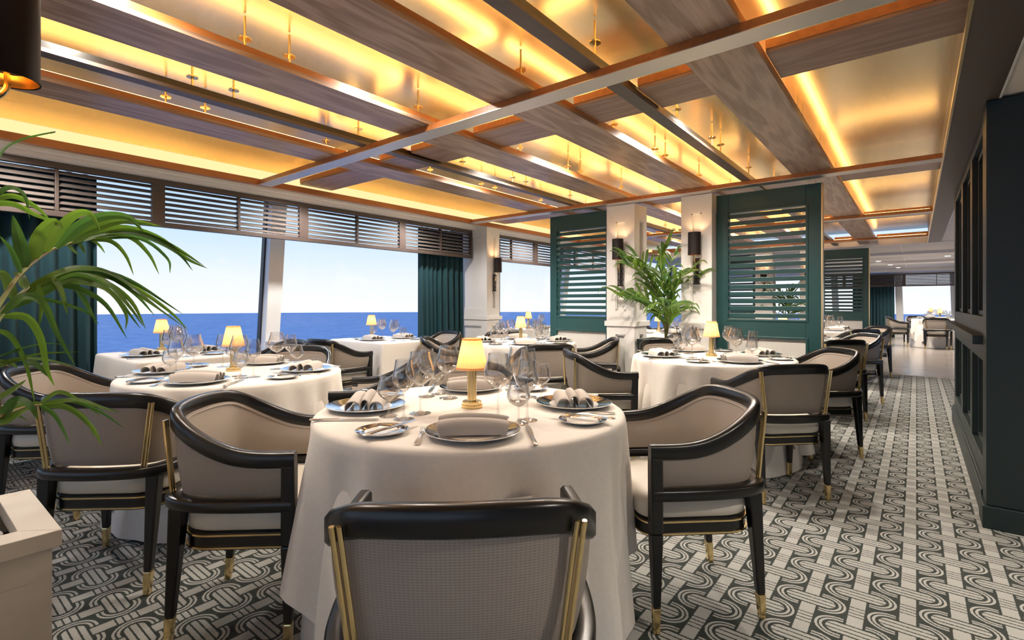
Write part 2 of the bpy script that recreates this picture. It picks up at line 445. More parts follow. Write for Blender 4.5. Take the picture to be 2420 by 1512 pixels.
# brass hangers: a rod with a small disc
def hanger_mesh():
    m = MB(); m.cyl((0, 0, 0), .006, .16, 10); m.cyl((0, 0, .052), .028, .006, 20); return m
hg = hanger_mesh().build('hanger', 'brass', ceil, smooth=True)
hs_ = []
for xc in (-3.43, -3.025, -2.40, -1.60, -1.165, -.62):
    for yb in BEAMS:
        for dy in (-.92, -.10, .93, 1.62):
            hs_.append((xc, yb+dy))
hs_ = [h for h in hs_ if -.3 < h[1] < 8.5]
for i, (x, y) in enumerate(hs_):
    o = hg if i == 0 else hg.copy()
    if i: COL.objects.link(o); o.parent = ceil
    o.location = (x, y, ZP+.05)

# fascia and luminous band on the window side
fas = bx('trim_2', 'led_tinted_wood', (-4.66, -4.60, YB, YE, HS, HS+.052), kind=ST_)
bx('light_band', 'led_diffuser', (-4.64, -4.618, YB, YE, HS+.053, HS+.135), fas)
bx('band_top', 'ceiling_metal', (-4.66, -4.60, YB, YE, HS+.135, HS+.26), fas)
bx('trim_3', 'perimeter', (XW, -4.66, YB, YE, 2.372, 2.42), kind=ST_)
cor = MB().sweep([Vector((-5.25, YB, 2.32)), Vector((-5.25, YE, 2.32))], [(-.05,-.03),(.02,-.03),(.02,-.015),(.035,-.01),(.035,.008),(.055,.02),(.055,.052),(-.05,.052)])
cor.build('trim_4', 'white_paint', kind=ST_)
# soffit along the aisle and the cream ceiling right of it
bx('ceiling', 'soffit_brown', (.16, .335, YB, YE, HS, 2.54), kind=ST_)
bx('trim_5', 'brass_soft', (.150, .160, YB, YE, HS-.004, HS+.03), kind=ST_)
bx('ceiling', 'cream_ceiling', (.345, 3.2, YB, 7.0, HS+.012, HS+.05), kind=ST_)
bx('trim_6', 'white_paint', (.335, .345, YB, YE, HS, HS+.05), kind=ST_)
bx('ceiling', 'ceiling_white', (.345, 6.0, 7.0, YE, HS+.02, HS+.05), kind=ST_)
# far room ceiling: grey panels, white drops
fc = bx('ceiling', 'ceiling_grey', (XW, 6.0, YE, YF+.2, 2.33, 2.37), kind=ST_)
for y0, y1, z in ((YE, YE+.25, 2.245), (14.3, 14.9, 2.27), (17.2, 17.7, 2.26), (YF-.5, YF, 2.24)):
    bx('ceiling_drop', 'ceiling_white', (XW, 6.0, y0, y1, z, 2.33), fc)
for x in (-3.0, -1.6, -.25, 1.1, 2.4):
    bx('ceiling_joint', 'ceiling_white', (x, x+.03, YE+.25, YF-.5, 2.322, 2.33), fc)

# ------------------------------------------------------------------ window wall
wl_ = bx('wall_left', 'white_paint', (XW-.06, XW+.06, YB, YF, 0, .46), kind=ST_)
bx('window_ledge', 'white_paint', (XW-.06, XW+.16, YB, YF, .46, .485), wl_)
bx('head', 'white_paint', (XW-.06, XW+.06, YB, YF, 2.36, 2.55), wl_)
posts = [-2.5, .2, 2.83, 5.80, 8.98, 11.9, 15, 18]
for i, y in enumerate(posts):
    w = .085
    pst = MB().hexa([(XW-.17, y-w, .47), (XW+.00, y-w, .47), (XW+.00, y+w, .47), (XW-.17, y+w, .47)],
                    [(XW+.05, y-w, 2.40), (XW+.22, y-w, 2.40), (XW+.22, y+w, 2.40), (XW+.05, y+w, 2.40)]).build('window_post', 'post_white', wl_, bevel=.008)
    MB().hexa([(XW-.17, y-w-.018, .47), (XW-.10, y-w-.018, .47), (XW-.10, y-w, .47), (XW-.17, y-w, .47)],
              [(XW+.05, y-w-.018, 2.40), (XW+.12, y-w-.018, 2.40), (XW+.12, y-w, 2.40), (XW+.05, y-w, 2.40)]).build('window_gasket', 'frame_dark', wl_)
ends = [YB] + posts + [YF]
for i in range(len(ends)-1):
    y0, y1 = ends[i]+(.09 if i else 0), ends[i+1]-(.105 if i < len(posts) else 0)
    w = MB().hexa([(XW-.15, y0, .48), (XW-.142, y0, .48), (XW-.142, y1, .48), (XW-.15, y1, .48)],
                  [(XW+.07, y0, 2.40), (XW+.078, y0, 2.40), (XW+.078, y1, 2.40), (XW+.07, y1, 2.40)]).build('window_%d' % (i+1), 'pane', kind=ST_)
# small white service box standing on the ledge under the leaning post
o = thing('ledge_cabinet', 'small white box on the window ledge at the foot of the leaning post', 'box', (XW+.12, 2.88, .485))
MB().box(-.10, .10, -.12, .12, 0, .24).build('body', 'white_paint', o, bevel=.006)
MB().box(-.11, .11, -.13, .13, .24, .262).build('lid', 'white_paint', o, bevel=.004)
MB().cyl((0, 0, 0), .012, .03, 12).build('knob', 'chrome', o, smooth=True).matrix_local = Matrix.Translation((.06, .13, .18)) @ Matrix.Rotation(-math.pi/2, 4, 'X')

# back wall behind the camera: unseen glazing added for more daylight
wbk = bx('wall_back', 'white_paint', (XW, 3.2, YB-.1, YB, 0, .46), kind=ST_)
bx('head', 'white_paint', (XW, 3.2, YB-.1, YB, 2.2, 2.55), wbk)
for x in (-5.8, -3.6, -1.4, .8, 3.1): bx('window_post', 'post_white', (x-.09, x+.09, YB-.1, YB, .46, 2.2), wbk)
bx('window_20', 'pane', (XW, 3.2, YB-.06, YB-.055, .46, 2.2), kind=ST_)
bx('wall_right', 'white_paint', (3.2, 3.3, YB, 7.0, 0, 2.4), kind=ST_)
bx('wall_end', 'white_paint', (.62, 3.3, 6.95, 7.05, 0, 2.3), kind=ST_)

# sea
m = MB(); R = 23.175/.01676; n = 160
vs = [(0, 0, -22.)]; fs = []
rings = [60, 200, 500, 900, R]
for r in rings: vs += [(r*math.cos(2*math.pi*i/n), r*math.sin(2*math.pi*i/n), -22.) for i in range(n)]
for i in range(n): fs.append((0, 1+i, 1+(i+1) % n))
for k in range(len(rings)-1):
    for i in range(n):
        a = 1+k*n; b_ = a+n; fs.append((a+i, b_+i, b_+(i+1) % n, a+(i+1) % n))
sea = m.add(vs, fs).build('sea', 'sea', kind='stuff'); tag(sea, 'blue open sea stretching to the horizon beyond the windows', 'sea')

# ------------------------------------------------------------------ louvred valances over the windows
slat_meshes = {}
def valance(name, ax, a0, a1, fixed, stiles, label, axis='Y', z0=1.862, z1=2.29):
    """louvred valance; runs along axis from a0 to a1 with its room face at 'fixed'."""
    v = thing(name, label, 'valance', (fixed, a0, 0) if axis == 'Y' else (a0, fixed, 0), 0 if axis == 'Y' else -math.pi/2, 'louvred valances above the windows')
    Lg = a1-a0
    # local frame: y along the run, +x towards the room
    T = .045
    MB().box(-T, 0, 0, Lg, z1-.05, z1).build('top_rail', 'brown_louvre', v, bevel=.003)
    MB().box(-T, 0, 0, Lg, z0, z0+.045).build('bottom_rail', 'brown_louvre', v, bevel=.003)
    for s0, s1 in stiles:
        MB().box(-T, .001, s0-a0, s1-a0, z0+.045, z1-.05).build('stile', 'brown_louvre', v, bevel=.002)
    n = 7; pitch = (z1-z0-.095)/n
    for (a, b), (c, d) in zip(stiles[:-1], stiles[1:]):
        ln = c-b
        key = (round(ln, 3), z0)
        if key not in slat_meshes:
            Mx = Matrix.Rotation(math.radians(38), 4, 'Y')
            me = MB().box(-.024, .024, .002, ln-.002, -.004, .004, Mx).build('slat', 'louvre_slat', v, bevel=.0015)
            slat_meshes[key] = me; first = me
        else: first = None
        for k in range(n):
            o = first if (first is not None and k == 0) else slat_meshes[key].copy()
            if o is not first or k: COL.objects.link(o); o.parent = v
            o.location = (-T/2, b-a0, z0+.045+pitch*(k+.5))
    return v
def stile_run(a0, a1, thick, thin):
    s = [(a0, a0+.03)]
    s += sorted([(t-.05, t+.05) for t in thick if a0+.2 < t < a1-.2] + [(t-.012, t+.012) for t in thin if a0+.2 < t < a1-.2])
    return s + [(a1-.03, a1)]
thick = [1.55+1.375*k for k in range(-4, 8)]; thin = [.865+1.375*k for k in range(-4, 8)]
valance('louvred_valance', 0, -2.9, 5.64, -5.29, stile_run(-2.9, 5.64, thick, thin), 'dark brown louvred valance over the wide sea window before the pilaster')
valance('louvred_valance', 0, 5.98, 11.4, -5.29, stile_run(5.98, 11.4, [t+.25 for t in thick], [t+.25 for t in thin]), 'dark brown louvred valance over the window beyond the white pilaster')

# ------------------------------------------------------------------ curtains
def curtain(y0, y1, xc, label, z1=2.26, axis='Y', seed=0):
    rnd = random.Random(seed); n = int((y1-y0)/.012)+1; k = (y1-y0)/.105*2*math.pi
    ph = [rnd.uniform(0, 6) for _ in range(4)]
    zs = [z1-(z1-.012)*i/8 for i in range(9)]; vs = []; fs = []
    for j, z in enumerate(zs):
        g = .6+.4*j/8
        for i in range(n):
            u = i/(n-1)
            x = .045*g*math.sin(k*u+1.2*math.sin(4*u+ph[0])+.25*j/8*math.sin(9*u+ph[1])) + .02*g*math.sin(11*u+ph[2])
            yy = y0+(y1-y0)*u + .02*g*math.sin(7*u+ph[3]+.3*j/8)
            vs.append((xc+x, yy, z) if axis == 'Y' else (yy, xc+x, z))
    for j in range(8):
        for i in range(n-1): fs.append((j*n+i, (j+1)*n+i, (j+1)*n+i+1, j*n+i+1))
    return tag(MB().add(vs, fs).build('curtain', 'velvet', smooth=True, ang=80, solid=.006), label, 'curtain', 'dark teal velvet curtains')
curtain(-.35, 1.14, -5.48, 'dark teal velvet curtain behind the big palm fronds', seed=1)
curtain(4.73, 5.60, -5.48, 'dark teal velvet curtain hanging against the white pilaster with the sconce', seed=2)
curtain(6.02, 6.55, -5.48, 'narrow dark teal velvet curtain just beyond the white pilaster', seed=3)

# ------------------------------------------------------------------ white panelled columns
def column(label, x0, x1, y0, y1, faces, z1=HS-.005, name='panelled_column', group='white panelled columns'):
    c = thing(name, label, 'column', ((x0+x1)/2, (y0+y1)/2, 0), 0, group)
    hx, hy = (x1-x0)/2, (y1-y0)/2; D = .032
    MB().box(-hx+D, hx-D, -hy+D, hy-D, 0, z1).build('core', 'white_paint', c)
    def face(nm, half, off, R):
        # boards around two recessed fields, built in the plane facing -Y and rotated by R
        fw = min(.11, half*.66)
        for za, zb, o0, o1 in ((0, .93, .16, .84), (.985, z1, 1.095, z1-.175)):
            for s in (-1, 1):
                xa, xb = s*(half-fw), s*half
                # mitred boards
                MB().hexa([R @ Vector(p) for p in ((xa, -off, o0), (xb, -off, za), (xb, -off+D, za), (xa, -off+D, o0))],
                          [R @ Vector(p) for p in ((xa, -off, o1), (xb, -off, zb), (xb, -off+D, zb), (xa, -off+D, o1))]).build('mitred_board', 'white_paint', c, bevel=.0012)
            h_, g = half, half-fw
            for q in (((-h_, za), (h_, za), (g, o0), (-g, o0)), ((-g, o1), (g, o1), (h_, zb), (-h_, zb))):
                lo = [R @ Vector((p[0], -off, p[1])) for p in q]; hi = [R @ Vector((p[0], -off+D, p[1])) for p in q]
                MB().hexa(lo, hi).build('mitred_board', 'white_paint', c, bevel=.0012)
            b = MB()
            for a_, b_, c_, d_ in ((-g, -g+.012, o0, o1), (g-.012, g, o0, o1), (-g, g, o0, o0+.012), (-g, g, o1-.012, o1)):
                vs = MB().box(a_, b_, -off+.007, -off+D, c_, d_, R); b.add(vs.v, vs.f)
            b.build('field_bead', 'white_paint', c)
    for fn in faces:
        if fn == '-y': face('front', hx, hy, Matrix.Identity(4))
        if fn == '+y': face('back', hx, hy, Matrix.Rotation(math.pi, 4, 'Z'))
        if fn == '+x': face('side', hy-D-.0003, hx, Matrix.Rotation(math.pi/2, 4, 'Z'))
        if fn == '-x': face('side', hy-D-.0003, hx, Matrix.Rotation(-math.pi/2, 4, 'Z'))
    MB().box(-hx-.018, hx+.018, -hy-.018, hy+.018, .93, .985).build('dado_ledge', 'white_paint', c, bevel=.003)
    return c
column('white panelled column with a sconce between the narrow louvred screen and the palm', -2.655, -2.325, 4.98, 5.32, ('-y', '+x'))
column('white panelled column with a sconce between the palm and the wide louvred screen', -1.828, -1.53, 4.98, 5.32, ('-y', '+x'))
column('white panelled pilaster with a sconce standing against the window wall', XW+.07, -5.0, 5.645, 5.97, ('-y', '+x'), 2.365, 'panelled_pilaster')
column('white panelled column carrying the sconce beside the cream pebble planter', -1.83, -1.53, -.23, .10, ('+y', '+x'))
column('distant white panelled column seen through the wide louvred screen, left of the second palm', -2.655, -2.325, 11.55, 11.9, ('-y', '+x'))
column('distant white panelled column seen through the wide louvred screen, beside the far screen', -1.828, -1.53, 11.55, 11.9, ('-y', '+x'))

# ------------------------------------------------------------------ green louvred screens
def screen(label, x0, x1, o0, o1, y, trim_right=True):
    s = thing('louvred_screen', label, 'screen', (x0, y, 0), 0, 'green louvred screens')
    w = x1-x0; a, b = o0-x0, o1-x0; T = .075; G = 'green_paint'
    MB().box(0, a, 0, T, 0, HS-.01).build('stile', G, s, bevel=.002)
    MB().box(b, w, 0, T, 0, HS-.01).build('stile', G, s, bevel=.002)
    MB().box(a, b, 0, T, 2.045, HS-.01).build('top_rail', G, s, bevel=.002)
    MB().box(a, b, 0, T, .85, 1.028).build('middle_rail', G, s, bevel=.002)
    MB().box(a, b, 0, T, 0, .16).build('bottom_rail', G, s, bevel=.002)
    MB().box(a, b, .022, .045, .16, .85).build('fabric_panel', 'fabric_panel', s)['label'] = 'pale ribbed fabric panel'
    for z0, z1 in ((1.028, 2.045), (.16, .85)):
        f = MB()
        for q in ((a-.02, a, z0-.02, z1+.02), (b, b+.02, z0-.02, z1+.02), (a, b, z0-.02, z0), (a, b, z1, z1+.02)):
            f.box(q[0], q[1], -.008, .0, q[2], q[3])
        f.build('bead_moulding', G, s, bevel=.003)
    n = 15; p = (2.045-1.028)/n; first = None
    for k in range(n):
        if first is None:
            first = MB().box(a+.001, b-.001, .012, .030, -.0195, .0195).build('slat', G, s, bevel=.002); o = first
        else:
            o = first.copy(); COL.objects.link(o); o.parent = s
        o.location = (0, 0, 1.028+p*(k+.5))
    if trim_right: MB().box(w, w+.012, -.004, T, 0, HS-.01).build('edge_trim', 'brass_soft', s)['label'] = 'slim metal edge strip'
    return s
screen('wide green louvred screen beside the aisle, behind the round table', -1.528, -.646, -1.419, -.764, 5.12)
screen('narrow green louvred screen on the window side of the palm', -3.50, -2.66, -3.402, -2.738, 5.12, False)
screen('far green louvred screen at the end of the carpet, beyond the row of aisle chairs', -1.528, -.70, -1.419, -.80, 11.70)
screen('distant green louvred screen seen through the narrow screen', -3.50, -2.66, -3.402, -2.738, 11.70, False)

# ------------------------------------------------------------------ cabinet wall on the right of the aisle
XR = .300
cw = bx('wall_cabinet', 'cabinet_dark', (XR+.12, XR+.30, 3.83, 6.9, .17, HS-.008), kind=ST_)
Y0, Y1 = 3.80, 6.72
bays = [(3.88, 4.69), (4.83, 5.58), (5.73, 6.55)]
G = 'dark_green'
def cab(name, b, mat=G, bev=.003): return bx(name, mat, b, cw, bev)
for z0, z1 in ((2.165, HS-.008), (.845, 1.10), (.165, .275)):
    cab('cabinet_rail', (XR, XR+.12, Y0, Y1, z0, z1))
prev = Y0
for a, b in bays + [(Y1, Y1)]:
    cab('cabinet_stile', (XR, XR+.12, prev, a, .275, .845)); cab('cabinet_stile', (XR, XR+.12, prev, a, 1.10, 2.165)); prev = b
for a, b in bays:
    for z0, z1 in ((.275, .845), (1.10, 2.165)):
        cab('pane', (XR+.075, XR+.079, a, b, z0, z1), 'cab_glass', 0)
        f = MB()
        for q in ((a, a+.035, z0, z1), (b-.035, b, z0, z1), (a, b, z0, z0+.03), (a, b, z1-.03, z1)):
            f.box(XR+.03, XR+.075, q[0], q[1], q[2], q[3])
        f.build('glazing_frame', G, cw, bevel=.003)
        mid = (a+b)/2
        cab('glazing_bar', (XR+.045, XR+.075, mid-.012, mid+.012, z0, z1))
cab('ledge', (XR-.055, XR+.02, 3.80, 6.95, .948, .998))
cab('plinth', (XR-.02, XR+.12, 3.80, Y1, 0, .15)); cab('plinth_cap', (XR-.012, XR+.02, 3.80, Y1, .15, .168))
ce = bx('wall_end_pier', G, (.287, 1.6, 3.62, 3.80, .12, HS-.003), kind=ST_, bevel=.003)
bx('pier_base', G, (.272, 1.6, 3.605, 3.815, 0, .118), ce, .004)

# ------------------------------------------------------------------ wall sconces
def sconce_proto(label, loc, rz):
    s = thing('wall_sconce', label, 'sconce', loc, rz, 'dark drum wall sconces')
    # local: wall at y=0, the lamp projects towards -y; z=0 is the middle of the shade
    sh = MB().lathe([(.059, -.108), (.059, .108)], 40, (0, -.085)).build('drum_shade', 'shade_dark', s, smooth=True)
    MB().lathe([(.057, -.107), (.057, .107)], 40, (0, -.085)).build('shade_lining', 'shade_gold', sh, smooth=True)
    MB().lathe([(.0575, -.1085), (.0605, -.1085), (.0605, -.104), (.0575, -.104)], 40, (0, -.085)).build('shade_rim', 'shade_dark', sh, smooth=True)
    MB().lathe([(0, -.088), (.034, -.085), (.034, -.080), (0, -.078)], 28, (0, -.085)).build('bulb_plate', 'bronze', s, smooth=True)
    MB().tube(crspline([(0, -.085, -.085), (0, -.085, -.125), (-.004, -.07, -.155), (-.006, -.045, -.19), (-.004, -.03, -.24)], 6), .0065, 10).build('arm', 'brass', s, smooth=True)
    bp = MB()
    for x in (-.020, .020):
        bp.sweep(crspline([(x, -.022, -.138), (x*1.05, -.024, -.22), (x*.95, -.024, -.30), (x, -.022, -.385)], 4), rrect(.012, .012, .003))
    for z in (-.142, -.20, -.262, -.325, -.382):
        bp.box(-.027, .027, -.032, -.002, z-.006, z+.006)
    bp.box(-.016, .016, -.012, 0, -.385, -.138)
    bp.build('bamboo_backplate', 'bronze', s, bevel=.002)
    MB().box(-.034, .034, -.026, -.004, -.392, -.382).build('foot_bar', 'bronze', s, bevel=.002)
    MB().lathe([(0, -.03), (.014, -.022), (.017, 0), (.012, .02), (0, .028)], 16, (0, -.085)).build('bulb', 'bulb', s, smooth=True)
    lamp('sconce_light', 'POINT', (0, -.085, .05), SCONCE_W, (1., .70, .38), s, shadow_soft_size=.02)
    return s
SCONCE_W = 2.6
sc0 = sconce_proto('dark drum sconce on the column between the palm and the wide screen', (-1.668, 4.98, 1.752), 0)
dup(sc0, (-2.478, 4.98, 1.752), 0, 'dark drum sconce on the column between the narrow screen and the palm')
dup(sc0, (-5.0, 5.80, 1.752), math.pi/2, 'dark drum sconce on the pilaster at the window wall')
dup(sc0, (-1.678, .10, 1.812), math.pi, 'dark drum sconce above the cream pebble planter and the palm fronds')
dup(sc0, (-1.668, 11.55, 1.752), 0, 'distant dark drum sconce on the far column touching the far screen, through the slats')
dup(sc0, (-2.478, 11.55, 1.752), 0, 'distant dark drum sconce on the far column beside the second palm, through the slats')

# ------------------------------------------------------------------ chairs
def make_chair(label):
    """tub armchair, faces +y, origin on the floor in the middle."""
    c = thing('tub_armchair', label, 'chair', group='black framed grey tub armchairs')
    half = [(.272, .192, .650), (.276, .115, .650), (.277, .045, .654), (.275, -.02, .668), (.269, -.09, .698), (.254, -.158, .738), (.226, -.212, .772), (.180, -.250, .793), (.10, -.272, .800), (0, -.279, .801)]
    full = half + [(-x, y, z) for x, y, z in half[-2::-1]]
    full = [(x, y, z-.012*min(1, max(0, (z-.65)/.1))) for x, y, z in full]
    path = crspline(full, 5); n = len(path)
    MB().sweep(path, lambda i: rrect(.036, .052 + .008*math.sin(math.pi*i/(n-1)), .008)).build('crest_rail', 'black_wood', c, smooth=True, ang=50)
    low_h = [(.250, .172, .52), (.252, .085, .52), (.250, .0, .52), (.244, -.07, .52), (.234, -.13, .52), (.218, -.18, .52), (.192, -.214, .52), (.15, -.232, .52), (.08, -.243, .52), (0, -.247, .52)]
    low = crspline(low_h + [(-x, y, z) for x, y, z in low_h[-2::-1]], 5)
    # upholstered shell between the rail and the waist frame
    K = 6; vo, vi = [], []
    for i in range(n):
        a, b = low[i], path[i]-Vector((0, 0, .018))
        t = path[min(i+1, n-1)]-path[max(i-1, 0)]; t.z = 0; t.normalize(); nr = Vector((t.y, -t.x, 0))   # outward or inward
        if nr.dot(Vector((path[i].x, path[i].y-.05, 0))) < 0: nr = -nr
        for k in range(K+1):
            u = k/K; p = a.lerp(b, u); bul = math.sin(math.pi*u)
            vo.append(p + nr*(.006+.006*bul)); vi.append(p - nr*(.018+.016*bul))
    vs = vo+vi; N = n*(K+1); fs = []
    for i in range(n-1):
        for k in range(K):
            q = (i*(K+1)+k, (i+1)*(K+1)+k, (i+1)*(K+1)+k+1, i*(K+1)+k+1)
            fs.append(q); fs.append(tuple(N+j for j in reversed(q)))
        fs.append((i*(K+1), N+i*(K+1), N+(i+1)*(K+1), (i+1)*(K+1)))
    for i in (0, n-1):
        for k in range(K): fs.append((i*(K+1)+k, i*(K+1)+k+1, N+i*(K+1)+k+1, N+i*(K+1)+k))
    sh = MB().add(vs, fs).build('upholstered_shell', 'weave', c, smooth=True, ang=60)
    pip = [p.lerp(q, .0) for p, q in zip(path, path)]
    inner = []
    for i in range(n):
        t = path[min(i+1, n-1)]-path[max(i-1, 0)]; t.z = 0; t.normalize(); nr = Vector((t.y, -t.x, 0))
        if nr.dot(Vector((path[i].x, path[i].y-.05, 0))) < 0: nr = -nr
        inner.append(path[i] - nr*.022 - Vector((0, 0, .028)))
    MB().tube(inner, .004, 6).build('piping', 'weave', sh, smooth=True)
    # waist frame
    ring_h = [(.262, .182, .495), (.264, .085, .495), (.263, .0, .495), (.258, -.08, .495), (.247, -.15, .495), (.226, -.21, .495), (.19, -.25, .495), (.14, -.268, .495), (.07, -.278, .495), (0, -.281, .495)]
    ring = crspline(ring_h + [(-x, y, z) for x, y, z in ring_h[-2::-1]], 4)
    MB().sweep(ring, rrect(.056, .040, .006)).build('waist_frame', 'black_wood', c, smooth=True, ang=50)
    # seat cushion and apron share a rounded plan
    def plan(w, yf, yb, r, m=7):
        pts = []
        for cx, cy, a0 in ((w-r, yf-r*.6, 0), (-w+r, yf-r*.6, 90), (-w+r*1.6, yb+r*1.6, 180), (w-r*1.6, yb+r*1.6, 270)):
            rr = r if cy > 0 else r*1.6; ry = rr*.6 if cy > 0 else rr
            for k in range(m+1):
                a = math.radians(a0+90*k/m); pts.append((cx+rr*math.cos(a), cy+ry*math.sin(a)))
        return pts
    def stack(prof, w, yf, yb, r):
        mb = MB(); rows = [plan(w+d, yf+d, yb-d, r) for d, z in prof]; k = len(rows[0]); vs = []; fs = []
        for row, (d, z) in zip(rows, prof): vs += [(x, y, z) for x, y in row]
        for j in range(len(rows)-1):
            for i in range(k): fs.append((j*k+i, j*k+(i+1) % k, (j+1)*k+(i+1) % k, (j+1)*k+i))
        fs.append(tuple(range(k-1, -1, -1))); fs.append(tuple((len(rows)-1)*k+i for i in range(k)))
        return mb.add(vs, fs)
    stack([(-.012, .392), (.0, .400), (.004, .430), (.0, .462), (-.012, .476), (-.04, .484), (-.10, .490)], .232, .208, -.225, .07).build('seat_cushion', 'cream_leather', c, smooth=True, ang=60)
    stack([(-.018, .325), (-.004, .330), (-.004, .388), (-.012, .394)], .236, .208, -.232, .07).build('apron', 'black_wood', c, smooth=True)
    for z in (.381, .338):
        stack([(-.006, z-.004), (.001, z-.003), (.001, z+.003), (-.006, z+.004)], .236, .208, -.232, .07).build('brass_line', 'brass', c, smooth=True)
    # legs with brass ferrules
    def leg(top, foot, w0, w1, zt, zf=.095):
        def at(z, w):
            u = (zt-z)/zt; x = top[0]+(foot[0]-top[0])*u; y = top[1]+(foot[1]-top[1])*u
            return [(x-w/2, y-w/2, z), (x+w/2, y-w/2, z), (x+w/2, y+w/2, z), (x-w/2, y+w/2, z)]
        wf = w1+(w0-w1)*(zf/.45 if zf < .45 else 1)
        mb = MB()
        if zt > .5:
            mb.hexa(at(.36, w0), at(zt, w0))
            mb.hexa(at(zf, wf), at(.36, w0))
        else: mb.hexa(at(zf, wf), at(zt, w0))
        l = mb.build('leg', 'black_wood', c, bevel=.006)
        MB().hexa(at(0, w1), at(zf, wf+.001)).build('ferrule', 'brass', l, bevel=.005)['label'] = 'polished brass leg tip'
    for s in (-1, 1):
        leg((s*.268, .170), (s*.262, .164), .044, .024, .632)
        leg((s*.212, -.222), (s*.206, -.262), .050, .024, .478)
        r = MB()
        for dx in (-.0065, .0065):
            r.sweep([Vector((s*.188+dx, -.256, .512)), Vector((s*.222+dx, -.262, .776))], rrect(.010, .012, .003))
        r.build('brass_rod', 'brass', c, smooth=True)
    return c
chair0 = None
def chair(label, x, y, tx, ty, turn=0.):
    """chair at (x, y) facing the point (tx, ty)."""
    global chair0
    rz = math.atan2(ty-y, tx-x) - math.pi/2 + math.radians(turn)
    if chair0 is None:
        chair0 = make_chair(label); chair0.location = (x, y, 0); chair0.rotation_euler = (0, 0, rz); return chair0
    return dup(chair0, (x, y, 0), rz, label)

# ------------------------------------------------------------------ tables and cloths
ZT = .752
def round_cloth(label, x, y, R=.605, rot=0., seed=0, hem=.10):
    rnd = random.Random(seed); n = 192
    comp = [(k, rnd.uniform(.4, 1.), rnd.uniform(0, 6.28)) for k in (6, 8, 11, 13, 16, 21)]
    tot = sum(c[1] for c in comp)
    def fold(a):
        s = sum(w*math.cos(k*a+p) for k, w, p in comp)/tot
        return s + .9*(abs(math.cos(2*(a-rot)))**14)*math.cos(14*(a-rot))*.5
    prof = [(0., 0.), (.25, 0.), (.45, 0.), (R-.03, 0.), (R-.012, -.002), (R-.003, -.008), (R+.001, -.018)]
    vs = []; fs = []; L = 16; rows = len(prof)-1+L
    vs.append((0, 0, ZT+.004))
    for r, dz in prof[1:]:
        vs += [(r*math.cos(2*math.pi*i/n), r*math.sin(2*math.pi*i/n), ZT+.004+dz) for i in range(n)]
    for j in range(1, L+1):
        u = j/L
        for i in range(n):
            a = 2*math.pi*i/n
            corner = abs(math.cos(2*(a-rot)))**6
            zb = hem + .16*(1-corner) + .01*math.sin(9*a)
            z = (ZT-.014) + (zb-(ZT-.014))*u
            amp = .15*u**.9
            r = R + .002 - .006*u + amp*fold(a) + .02*corner*u*u
            vs.append((r*math.cos(a), r*math.sin(a), z))
    for i in range(n): fs.append((0, 1+i, 1+(i+1) % n))
    for j in range(rows-1):
        for i in range(n):
            a = 1+j*n; b = a+n; fs.append((a+i, b+i, b+(i+1) % n, a+(i+1) % n))
    c = thing('tablecloth', label, 'tablecloth', (x, y, 0), 0, 'pale linen tablecloths')
    MB().add(vs, fs).build('top_cloth', 'linen', c, smooth=True, ang=80)
    vs = []; fs = []; L = 6
    for j in range(L+1):
        u = j/L
        for i in range(n):
            a = 2*math.pi*i/n; r = R-.02 + .05*u + .022*u*fold(a+.7)
            vs.append((r*math.cos(a), r*math.sin(a), .60*(1-u)+.006))
    for j in range(L):
        for i in range(n): fs.append((j*n+i, (j+1)*n+i, (j+1)*n+(i+1) % n, j*n+(i+1) % n))
    MB().add(vs, fs).build('under_cloth', 'linen', c, smooth=True, ang=80)
    return c
def round_table(x, y, label):
    t = thing('dining_table', label, 'table', (x, y, 0), 0, 'dining tables')
    MB().lathe([(0, ZT-.03), (.57, ZT-.03), (.58, ZT-.02), (.58, ZT-.004), (0, ZT-.004)], 40).build('table_top', 'table_wood', t, smooth=True)
    MB().cyl((0, 0, .03), .045, ZT-.06, 20).build('pedestal', 'black_wood', t, smooth=True)
    MB().lathe([(0, .001), (.28, .001), (.28, .012), (.06, .035), (0, .035)], 32).build('foot_plate', 'black_wood', t, smooth=True)
    return t
